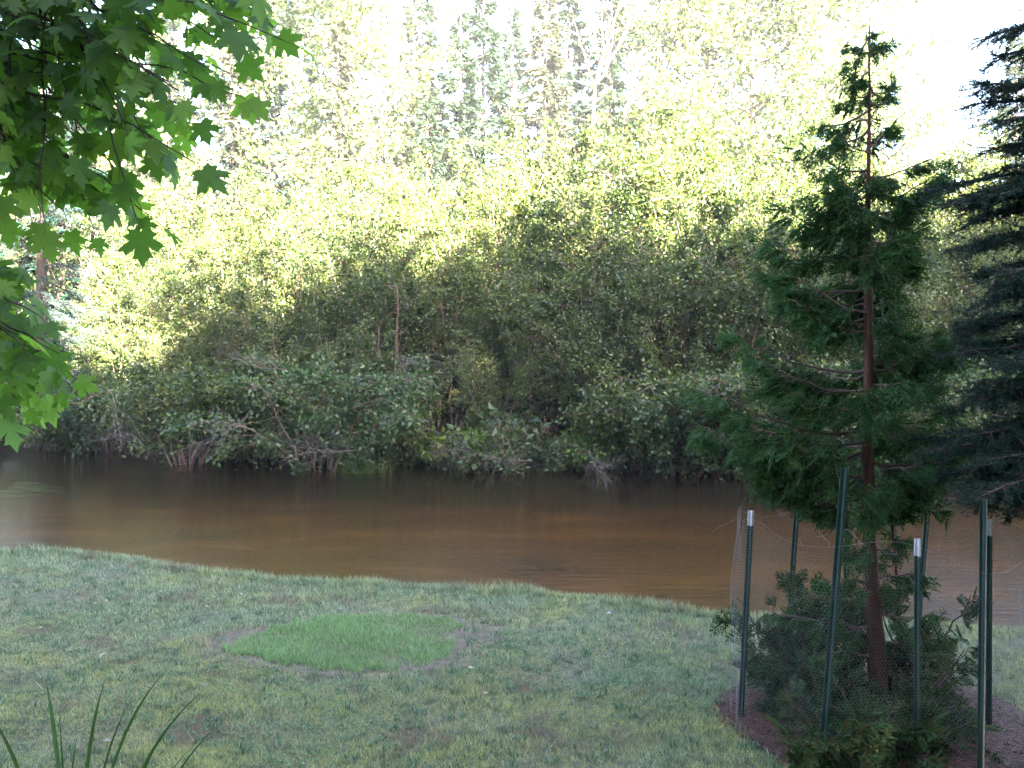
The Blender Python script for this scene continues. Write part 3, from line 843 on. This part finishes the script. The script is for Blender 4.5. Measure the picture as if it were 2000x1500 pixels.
trunkr = [24, 19, 16, 14, 13, 11.5, 9.5, 7.5, 5, 3.2, 2, 1]
ce = empty('cedar_tree', P(1722, 1400, D) * [1, 1, 0], 'tall thin cedar with reddish trunk standing inside the wire cage', 'cedar')
cb = np.array(ce.location)
tp = np.array([P(a, b, D) for a, b in trunkpx]) - cb
tr_ = MB(); tt = np.linspace(0, 11, 45)
tpi = np.stack([np.interp(tt, np.arange(12), tp[:, k]) for k in range(3)], -1)
tri = np.interp(tt, np.arange(12), trunkr) / F * D
tpi[1:, :2] += rng.normal(size=(44, 2)) * .002
tr_.tube(tpi, tri * (1 + .05 * np.sin(tt * 5)), 12)
tr_.build('trunk', M_redbark, ce)
def tr_at(py):
    z = EYE - (py - HY) / F * D - cb[2]
    return np.array([np.interp(z, tp[:, 2], tp[:, 0]), 0, z])
wood = MB(); V, A = [], []
L_br = [(350, 1762, 330), (372, 1628, 348), (262, 1742, 248), (345, 1792, 322), (405, 1800, 372), (185, 1660, 190), (235, 1668, 232),(70, 1712, 52), (95, 1745, 66), (110, 1655, 100), (140, 1660, 165), (165, 1778, 135), (170, 1640, 140), (200, 1735, 165), (215, 1635, 215), (250, 1640, 260), (285, 1770, 225), (330, 1565, 285),
        (300, 1640, 250), (390, 1830, 340), (400, 1620, 360), (420, 1560, 380), (450, 1545, 400), (470, 1820, 430), (500, 1550, 455), (530, 1840, 480), (560, 1530, 520), (590, 1760, 520),
        (600, 1800, 560), (620, 1540, 580), (610, 1560, 540), (655, 1600, 620), (725, 1450, 640), (700, 1880, 660), (715, 1830, 650), (760, 1480, 690), (770, 1590, 740), (790, 1870, 720), (800, 1500, 745),
        (840, 1395, 765), (850, 1890, 790), (860, 1420, 810), (880, 1400, 840), (900, 1870, 860), (930, 1480, 860), (940, 1560, 880), (950, 1850, 900), (970, 1500, 925), (960, 1820, 940), (1000, 1560, 960), (985, 1800, 960)]
for (ty, ex, ey) in L_br:
    yy = D + rng.uniform(-.35, .35)
    p1 = P(ex, ey, D) - cb; p1[1] = rng.uniform(-.12, .42)
    p0 = tr_at(ty); L = np.linalg.norm(p1 - p0)
    cedar_branch(wood, V, A, p0, p1, .10 * L, int(8 + 21 * L) if ty > 350 else int(5 + 16 * L), .18 if ty > 350 else .10)
for ty in np.linspace(340, 985, 34):
    a = rng.choice([1, 1, 1, -1]) * rng.uniform(.8, 2.3); L = np.interp(ty, [340, 650, 985], [.14, .7, .9]) * rng.uniform(.7, 1)
    L *= .55 if a < 0 else 1; p0 = tr_at(ty) + [0, .03, 0]; p1 = p0 + np.array([np.cos(a) * L, np.sin(a) * L, .1 * L])
    cedar_branch(wood, V, A, p0, p1, .12 * L, int(15 * L + 5), .18)
for (ty, ex, ey) in [(1130, 1585, 1110), (1130, 1800, 1120), (1100, 1640, 1040), (1160, 1640, 1180), (1180, 1850, 1140), (1220, 1600, 1200), (1200, 1790, 1180), (1080, 1760, 1050), (1260, 1820, 1260), (1280, 1590, 1260), (1230, 1500, 1190)]:
    p1 = P(ex, ey, D) - cb; p1[1] = rng.uniform(-.4, .4); p0 = tr_at(ty); L = np.linalg.norm(p1 - p0)
    cedar_branch(wood, V, A, p0, p1, .05 * L, int(8 + 18 * L), .11)
wood.build('branches', M_stem, ce)
fl = MB(); flush(V, A, fl, .0105); fl.build('foliage', M_cedar, ce)
# saplings and low shrubs in the cage
sh = [((2.2, 6.0), .55, 'spreading low cedar shrub at the left foot of the caged cedar'), ((2.35, 6.5), .9, 'mid height cedar shrub behind the left of the cage'),
      ((2.9, 6.0), .65, 'dark low cedar shrub just right of the cedar trunk'), ((3.1, 6.4), .85, 'mid height cedar shrub at the right back of the cage'),
      ((2.5, 5.45), .42, 'lowest dark cedar shrub at the front of the cage'), ((2.15, 6.35), .8, 'cedar shrub pressed against the left wire wall'),
      ((2.9, 5.75), .35, 'low shrub by the foot of the post with the pale rod'), ((2.1, 5.45), .4, 'low shrub by the foot of the leaning post')]
for (xy, h, lab) in sh:
    e = empty('cedar_shrub', (xy[0], xy[1], 0), lab, 'shrub', 'low cedar shrubs inside the cage')
    w, V, A = MB(), [], []
    for i in range(15):
        a = rng.uniform(0, 6.28); L = .38 * rng.uniform(.6, 1.1)
        z0 = rng.uniform(0, .3) * h
        L = L * rng.choice([.6, 1.0, 1.25])
        cedar_branch(w, V, A, np.array([0, 0, z0]), np.array([np.cos(a) * L, np.sin(a) * L, h * rng.uniform(.15, 1.1)]), .02, int(rng.uniform(5, 13)), .15, .55)
    w.build('stems', M_bark, e); fl = MB(); flush(V, A, fl, .013); fl.build('foliage', M_shrub, e)
e = empty('thin_sapling', (P(1758, 1390, 6.3)[0], 6.3, 0), 'thin bare stemmed sapling just right of the cedar trunk', 'sapling')
w, V, A = MB(), [], []
top_ = P(1742, 960, 6.3) - np.array(e.location)
c = curve((0, 0, 0), top_, 0, 10, .01); w.tube(c, np.linspace(.018, .008, 10), 6); w.build('stem', M_redbark, e)
w = MB()
for k in range(3, 10):
    a = rng.uniform(0, 6.28); cedar_branch(w, V, A, c[k], c[k] + np.array([np.cos(a) * .35, np.sin(a) * .35, .1]), .03, 9, .10)
w.build('twigs', M_bark, e); fl = MB(); flush(V, A, fl, .013); fl.build('foliage', M_cedar, e)

# ---------------------------------------------------------------- posts and wire
def box(mb, c, s):
    x, y, z = c; a, b, h = s[0] / 2, s[1] / 2, s[2] / 2
    V = [(x + i * a, y + j * b, z + k * h) for k in (-1, 1) for j in (-1, 1) for i in (-1, 1)]
    mb.add(V, [(0, 2, 3, 1), (4, 5, 7, 6), (0, 1, 5, 4), (2, 6, 7, 3), (0, 4, 6, 2), (1, 3, 7, 5)])
def tpost(bx, by, tx, ty, H, white, label, rz=0.0, wscale=1.0):
    e = empty('fence_post', (bx, by, 0), label, 'post', 'steel posts round the caged cedar')
    # lean the whole post
    v = Vector((tx - bx, ty - by, H)); e.rotation_euler = v.to_track_quat('Z', 'X').to_euler()
    L = v.length; w0 = .042 * wscale
    tipz = .11 if white else 0
    mb = MB(); h = L - tipz + .1
    box(mb, (0, 0, -.1 + h / 2), (w0, .006, h)); box(mb, (0, .0175, -.1 + h / 2), (.006, .028, h))
    for k in range(int(L / .055)): 
        z = .05 + k * .055
        if z < L - tipz - .02: box(mb, (0, -.006, z), (.014, .007, .014))
    # thin wire clips
    for z in (L * .45, L * .8):
        mb.tube([(-w0 * .5 - .025, -.005, z + .01), (-w0 * .5, -.011, z), (w0 * .5, -.011, z), (w0 * .5 + .02, 0, z + .006)], .0022, 4)
    o = mb.build('shaft', M_green, e, smooth=False); o.rotation_euler = (0, 0, rz)
    if white:
        mb = MB(); box(mb, (0, 0, L - .055), (w0 + .001, .007, .11)); box(mb, (0, .018, L - .055), (.007, .029, .11))
        o = mb.build('painted_tip', M_white, e, smooth=False); o.rotation_euler = (0, 0, rz)
def X_(px, Y): return (px - CX) / F * Y
def Z_(py, Y): return EYE - (py - HY) / F * Y
tpost(X_(1447, 6.2), 6.2, X_(1467, 6.2), 6.2, Z_(997, 6.2), 1, 'leftmost post of the cage, white tipped, upright')
tpost(X_(1534, 7.0), 7.0, X_(1558, 7.0), 7.0, Z_(975, 7.0), 0, 'plain dark post behind the left of the cage, between leftmost and leaning posts')
tpost(X_(1603, 5.3), 5.3, X_(1650, 5.3), 5.3, Z_(915, 5.3), 0, 'tallest dark green post, leaning right, in front of the cage', wscale=1.15)
tpost(X_(1790, 5.45), 5.45, X_(1792, 5.45), 5.45, Z_(1052, 5.45), 1, 'white tipped post standing between the cedar trunk and the pale rod', wscale=.95)
tpost(X_(1786, 7.0), 7.0, X_(1813, 7.0), 7.0, Z_(980, 7.0), 0, 'plain dark post leaning right behind the short white tipped one')
tpost(X_(1913, 5.2), 5.2, X_(1919, 5.2), 5.2, Z_(975, 5.2), 0, 'tall plain dark post at the right front, next to the pale rod', wscale=.75)
tpost(X_(1931, 5.9), 5.9, X_(1932, 5.9), 5.9, Z_(1015, 5.9), 1, 'white tipped post close behind the pale rod at the right')
tpost(X_(1648, 7.15), 7.15, X_(1656, 7.15), 7.15, Z_(990, 7.15), 0, 'short dark post mostly hidden behind the leaning front post', wscale=.9)
mb = MB(); mb.tube(np.array([P(1920, 1530, 5.17), P(1924, 1250, 5.17), P(1927, 975, 5.17)]), .0045, 6)
tag(mb.build('thin_rod', M_rod), 'thin pale rod tied against the tall right front post', 'rod')
# wire netting
ctrl = np.array([(1.655, 6.2), (1.72, 5.65), (2.0, 5.28), (2.62, 5.38), (2.95, 5.17), (3.40, 5.5), (3.64, 6.1), (3.45, 6.9), (2.88, 7.2), (2.27, 7.05), (1.85, 6.75)])
def catmull(C, n):
    out_ = []
    m = len(C)
    for i in range(m):
        p0, p1, p2, p3 = C[(i - 1) % m], C[i], C[(i + 1) % m], C[(i + 2) % m]
        for t in np.linspace(0, 1, n, endpoint=False):
            out_.append(.5 * ((2 * p1) + (-p0 + p2) * t + (2 * p0 - 5 * p1 + 4 * p2 - p3) * t * t + (-p0 + 3 * p1 - 3 * p2 + p3) * t ** 3))
    return np.array(out_)
cv = catmull(ctrl, 40); cl = np.concatenate([cv, cv[:1]])
s_ = np.concatenate([[0], np.cumsum(np.linalg.norm(np.diff(cl, axis=0), axis=1))]); TOT = s_[-1]
def netpt(s, z):
    x = np.interp(s % TOT, s_, cl[:, 0]); y = np.interp(s % TOT, s_, cl[:, 1])
    k = .03 * np.sin(s * 5 + z * 3) + .02 * np.sin(s * 11 - z * 5); c = np.array([2.62, 6.15])
    r = np.hypot(x - c[0], y - c[1]); x = x + (x - c[0]) / r * k; y = y + (y - c[1]) / r * k
    zz = z * (1 + .05 * np.sin(s * 2.1) + .03 * np.sin(s * 5.3))
    return np.stack([x, y, zz], -1)
cell = .026; nc = int(TOT / cell); nr = int(1.40 / (cell * .75)); cell = TOT / nc
i, j = np.meshgrid(np.arange(nc), np.arange(nr)); i = i.ravel(); j = j.ravel()
s0 = (i + .5 * (j % 2)) * cell; z0 = j * cell * .75
# each hexagon contributes three edges
E0 = [(0, .5), (.5, .25), (.5, -.25)]; E1 = [(.5, .25), (.5, -.25), (0, -.5)]
PA, PB = [], []
for a, b in zip(E0, E1):
    PA.append(netpt(s0 + a[0] * cell, np.maximum(z0 + a[1] * cell, 0))); PB.append(netpt(s0 + b[0] * cell, np.maximum(z0 + b[1] * cell, 0)))
PA = np.concatenate(PA); PB = np.concatenate(PB)
def wires(mb, A, B, r):
    d = unit(B - A); a = unit(np.cross(d, [.3, .5, .8])); b = np.cross(d, a); n = len(A)
    offs = [a, -a * .5 + b * .87, -a * .5 - b * .87]
    V = np.stack([A + o * r for o in offs] + [B + o * r for o in offs], 1).reshape(-1, 3)
    i = np.arange(n)[:, None] * 6
    mb.add(V, np.concatenate([i + np.array([[0, 1, 4, 3]]), i + np.array([[1, 2, 5, 4]]), i + np.array([[2, 0, 3, 5]])]))
mb = MB(); wires(mb, PA, PB, .0003)
ss = np.linspace(0, TOT, 300); topw = netpt(ss, 1.40 + 0 * ss); mb.tube(topw, .0007, 4)
for k in range(14):     # frayed loose strands at the top
    s = rng.uniform(0, TOT); q = netpt(np.array([s]), np.array([1.39]))[0]
    mb.tube(curve(q, q + rng.normal(size=3) * np.array([.13, .13, .05]) + [0, 0, .02], rng.uniform(-.04, .04), 7, .01), .001, 3)
tag(mb.build('wire_netting', M_wire), 'fine grey wire netting wrapped round the posts of the cedar cage', 'netting')

# ---------------------------------------------------------------- right hand spruce
SX, SY = 4.35, 5.7
rs = empty('spruce', (SX, SY, 0), 'dark needled spruce reaching in from the right edge beside the cage', 'spruce')
w, nd, nd2 = MB(), MB(), MB(); b0 = np.array([SX, SY, 0.])
w.tube([(0, 0, -.1), (0.05, 0, 3), (0, 0, 7.5)], [.14, .10, .02], 10); w.build('trunk', M_bark, rs)
w = MB()
BO = [(-30, 1925, 75, 5.4), (60, 1940, 110, 5.6), (130, 1905, 165, 5.4), (160, 1895, 205, 5.6), (230, 1935, 240, 5.3), (260, 1940, 290, 5.7), (330, 1830, 365, 5.5), (350, 1850, 400, 5.3), (380, 1900, 430, 5.8),
      (440, 1890, 480, 5.4), (470, 1900, 540, 5.6), (520, 1930, 600, 5.3), (600, 1880, 640, 5.6), (640, 1870, 690, 5.4), (700, 1900, 760, 5.6), (760, 1850, 800, 5.8), (800, 1900, 850, 5.4), (860, 1800, 880, 5.6),
      (880, 1830, 930, 5.8), (900, 1880, 960, 5.4), (840, 1930, 900, 5.2), (560, 1940, 560, 5.2), (400, 1950, 380, 5.2), (300, 1960, 330, 5.5), (740, 1950, 700, 5.2), (930, 1910, 985, 5.6)]
BO += [(a + rng.uniform(-30, 30), min(1990, b + rng.uniform(5, 70)), c + rng.uniform(-30, 30), d_ + rng.uniform(-.4, .4)) for a, b, c, d_ in BO[5:]]
for (ty, ex, ey, Y) in BO:
    p0 = np.array([0, 0, EYE - (ty - HY) / F * SY]); p1 = P(ex, ey, Y) - b0
    bough(w, nd, p0, p1, -.04, .36, 62, .027, .0055, .12, tl=.0045)
for i in range(50):
    z = rng.uniform(.6, 7); a = rng.uniform(-1.3, 1.3); L = 1.5 * (1 - z / 8.5)
    bough(w, nd, np.array([0, 0, z]), np.array([np.cos(a) * L, np.sin(a) * L, z - .2 * L]), .03, .3, 14, .03, .006, .3, tl=.01)
w.build('limbs', M_bark, rs); nd.build('needles', M_spruce, rs)

# ---------------------------------------------------------------- maple at the left
half = [(0.0, 0.02), (0.14, -.06), (.33, -.10), (.31, .03), (.50, .10), (.42, .17), (.33, .24), (.50, .34), (.70, .52), (.53, .53), (.47, .66), (.33, .57), (.20, .47), (.23, .64), (.31, .78), (.15, .78), (.09, .90), (0, 1.08)]
outl = np.array(half + [(-x, y) for x, y in half[-2:0:-1]])
cen = np.array([[0, .34]])
LV = np.concatenate([cen, outl]); LF = [(0, 1 + k, 1 + (k + 1) % len(outl)) for k in range(len(outl))]
LF = np.array(LF)
def maple_leaf(mb, p, ax, nr, s):
    ax = unit(ax); sd_ = unit(np.cross(ax, nr)); nr = np.cross(sd_, ax)
    cx, cy = rng.uniform(.1, .8), rng.uniform(.0, .8)
    z = -cy * LV[:, 1] ** 2 * .5 - cx * LV[:, 0] ** 2 + .06 * np.abs(LV[:, 0])
    V = p + s * (LV[:, :1] * sd_ + LV[:, 1:] * ax + z[:, None] * nr)
    mb.add(V, LF)
mt = empty('maple_tree', (-4.6, 2.9, 0), 'maple with broad lobed green leaves hanging in from the left', 'maple')
mo = np.array([-4.6, 2.9, 0.]); tb = MB(); tb.tube([(0, 0, -.1), (.05, 0, 3), (.2, .1, 7)], [.2, .15, .07], 12); tb.build('trunk', M_bark, mt)
tips = [(575, 105), (470, 120), (495, 215), (405, 245), (430, 335), (350, 320), (340, 280), (300, 430), (325, 455), (200, 400), (205, 465), (150, 440), (55, 440), (430, 160), (375, 205), (290, 230), (240, 335), (245, 190),
        (130, 300), (60, 250), (150, 190), (345, 110), (450, 50), (545, 60), (300, 50), (200, 110), (100, 110), (30, 60), (20, 340), (100, 370), (510, -10), (400, -20), (230, 20), (0, 180), (170, 260), (60, 150), (20, 430), (130, 60), (260, 280), (90, 210), (180, 350), (0, 400), (370, 60), (30, 300), (0, 100), (110, 440), (80, 330)]
tips += [(t_x + rng.uniform(-70, 0), t_y + rng.uniform(-60, 10)) for t_x, t_y in tips[:46]]
tw, lf = MB(), MB()
limbA = curve(np.array([0.05, 0, 3.3]), P(60, -120, 2.5) - mo, -.1, 10, .02)
tw.tube(limbA, np.linspace(.05, .02, 10), 7)
limbC = curve(limbA[7], P(520, -60, 2.5) - mo, 0, 8, .02); tw.tube(limbC, np.linspace(.016, .005, 8), 6)
def twig(p0, p1, sag, step, sz, face=.6):
    c = curve(p0, p1, sag, 9, .008); L = np.linalg.norm(p1 - p0)
    tw.tube(c, np.linspace(.0045, .0018, 9), 4)
    nl_ = max(3, int(L * .75 / step)); d = unit(c[-1] - c[-3])
    for k in range(nl_ + 1):
        t = 1 - .75 * k / nl_; kk = t * 8; i0 = min(7, int(kk)); q = c[i0] + (c[i0 + 1] - c[i0]) * (kk - i0)
        for sg in ((-1, 1) if k else (0,)):
            s = unit(np.cross(d, [0, 0, 1])) * sg
            out_ = unit(d * .7 + s * .7 + np.array([0, 0, -.35]) + rng.normal(size=3) * .22)
            pe = q + out_ * rng.uniform(.03, .075)
            tw.tube([q, pe], [.0012, .0009], 3)
            size = sz * rng.uniform(.6, 1.25) * (1 if k < nl_ * .6 else .9)
            nr = unit(np.array([0, -face, 1]) + rng.normal(size=3) * .5)
            maple_leaf(lf, pe, unit(out_ + np.array([.1, -.1, -.25]) + rng.normal(size=3) * .2), nr, size)
for i, (px, py) in enumerate(tips):
    Y = rng.uniform(2.3, 2.9)
    p1 = P(px - 26, py - 28, Y) - mo
    if px > 350 and py < 130: st_ = limbC[rng.integers(2, 7)]
    else:
        st_ = limbA[rng.integers(5, 10)] + 0
    # start twigs near: pull to the upper left of the tip
    s = p1 + (st_ - p1) * min(1, .75 / np.linalg.norm(st_ - p1))
    tw.tube(curve(st_, s, 0, 6, .01), np.linspace(.008, .0045, 6), 4)
    twig(s, p1, -.04, .115, .082)
# lower spray
limbB = curve(np.array([0.05, 0, 1.9]), P(-180, 560, 2.5) - mo, .05, 8, .02); tw.tube(limbB, np.linspace(.03, .01, 8), 6)
for (px, py) in [(70, 600), (110, 665), (150, 740), (160, 770), (135, 790), (60, 810), (35, 850), (60, 700), (20, 640), (20, 760), (40, 570), (0, 590), (-10, 700), (0, 800), (-30, 830), (60, 640), (100, 700), (130, 720), (90, 770), (20, 800), (45, 740), (10, 560), (110, 800), (70, 830), (40, 670), (90, 740), (30, 720), (100, 800)]:
    p1 = P(px - 35, py - 50, rng.uniform(2.3, 2.8)) - mo
    s = p1 + (limbB[-1] - p1) * min(1, .45 / np.linalg.norm(limbB[-1] - p1))
    tw.tube(curve(limbB[-1], s, 0, 5, .01), np.linspace(.007, .0045, 5), 4)
    twig(s, p1, -.02, .13, .082)
# the rest of the crown, out of frame
for i in range(70):
    st_ = np.array([.1, 0, rng.uniform(3.2, 6.5)]); a = rng.uniform(-3.1, 3.1); L = rng.uniform(.8, 2.3)
    p1 = st_ + np.array([np.cos(a) * L, np.sin(a) * L, rng.uniform(-.3, .9)])
    w_ = p1 + mo
    if w_[1] > .3 and w_[0] / w_[1] > -.62 and w_[2] < EYE + .43 * w_[1]: continue
    if np.linalg.norm(w_ - np.array([0, 0, EYE])) < 1.2: continue
    twig(st_, p1, -.05, .22, .10)
tw.build('twigs', M_bark, mt); lf.build('leaves', M_maple, mt)

# ---------------------------------------------------------------- fallen leaves, floating weed
mb = MB(); r5 = np.random.default_rng(12)
for k in range(60):
    x, y = r5.uniform(-5, 3), r5.uniform(4.4, 9.6)
    if y > yb(x) - .3 or patch_in(x, y) < .05 or not bed(np.array([x]), np.array([y]))[0]: continue
    a = r5.uniform(0, 6.28)
    maple_leaf(mb, np.array([x, y, float(lawn_z(x, y)) + .03]), np.array([np.cos(a), np.sin(a), r5.normal(0, .15)]), np.array([r5.normal(0, .3), r5.normal(0, .3), 1]), r5.uniform(.02, .045))
M_fallen = leaf_mat('fallen_leaf', [(.16, .10, .05), (.30, .27, .22), (.42, .42, .38)], trans=.1)
tag(mb.build('fallen_leaves', M_fallen), 'few small fallen leaves, tan to pale, lying on the lawn', 'leaves', kind='stuff')
mb = MB()
for k in range(11):
    p = P(r5.uniform(-40, 70), r5.uniform(938, 962), 1); Y = (EYE - WATER) * F / (EYE - p[2]) / F
    q = np.array([p[0] * Y, Y, WATER + .006]); L = r5.uniform(.5, 1.0)
    t = np.linspace(0, 1, 8)[:, None]
    c = q + np.concatenate([t * L, -.25 * L * t ** 2 + .02 * np.sin(t * 9 + k), 0 * t], 1)
    mb.tube(c, .0022, 4)
tag(mb.build('water_weed', M_bright), 'pale green weed strands trailing on the water at the left', 'water weed', kind='stuff')
# ---------------------------------------------------------------- long leaved plant at lower left
ir = empty('iris_plant', (P(160, 1500, 3.4)[0], 3.4, 0), 'clump of long narrow arching leaves in the near left corner', 'plant')
ib = np.array(ir.location)
for (tx, ty, bx, w0) in [(88, 1322, 112, .026), (205, 1328, 142, .024), (332, 1302, 165, .020), (410, 1338, 215, .022), (322, 1430, 245, .018), (380, 1455, 262, .018), (-30, 1380, 60, .024), (445, 1400, 300, .016), (150, 1440, 120, .016), (255, 1370, 160, .016), (480, 1470, 330, .014), (115, 1385, 118, .012), (-60, 1420, 40, .02), (20, 1560, 100, .02), (260, 1600, 150, .02)]:
    Y = 3.4 + rng.uniform(-.15, .15)
    tip_ = P(tx, ty, Y + rng.uniform(-.1, .1)) - ib
    b_ = np.array([(bx - 160) / F * 3.4 * .4, rng.uniform(-.04, .04), 0])
    t = np.linspace(0, 1, 14)[:, None]
    mid = P(bx, 1500, Y) - ib
    mid = mid + (0)
    c = (1 - t) ** 2 * b_ + 2 * t * (1 - t) * np.array([mid[0] * .72 , mid[1] * .5, tip_[2] * .74]) + t ** 2 * tip_
    wd = .62 * w0 * np.minimum(1, (1 - t) * 4 + .03)
    side = unit(np.array([1, .25, 0]) + rng.normal(size=3) * [0.1, .3, 0])
    V3 = np.concatenate([c - side * wd / 2, c + np.array([0, .12, 0]) * wd, c + side * wd / 2], 0); m_ = 14
    f = []
    for k in range(m_ - 1):
        f += [(k, k + m_, k + m_ + 1, k + 1), (k + m_, k + 2 * m_, k + 2 * m_ + 1, k + m_ + 1)]
    mb = MB(); mb.add(V3, f); mb.build('leaf_blade', M_blade, ir)

# ---------------------------------------------------------------- haze
mb = MB(); box(mb, (0, 38, 18), (190, 130, 40.4))  # haze volume added to whiten the far trees like bloom
m, nt_, out = newmat('bloom_haze')
pv = N(nt_, 'ShaderNodeVolumePrincipled'); pv.inputs['Color'].default_value = (.95, .97, 1, 1); pv.inputs['Density'].default_value = .0005
nt_.links.new(pv.outputs[0], out.inputs['Volume'])
o = mb.build('haze', m, smooth=False); tag(o, 'thin added haze giving bloom over the stream and far trees', 'haze', kind='stuff')
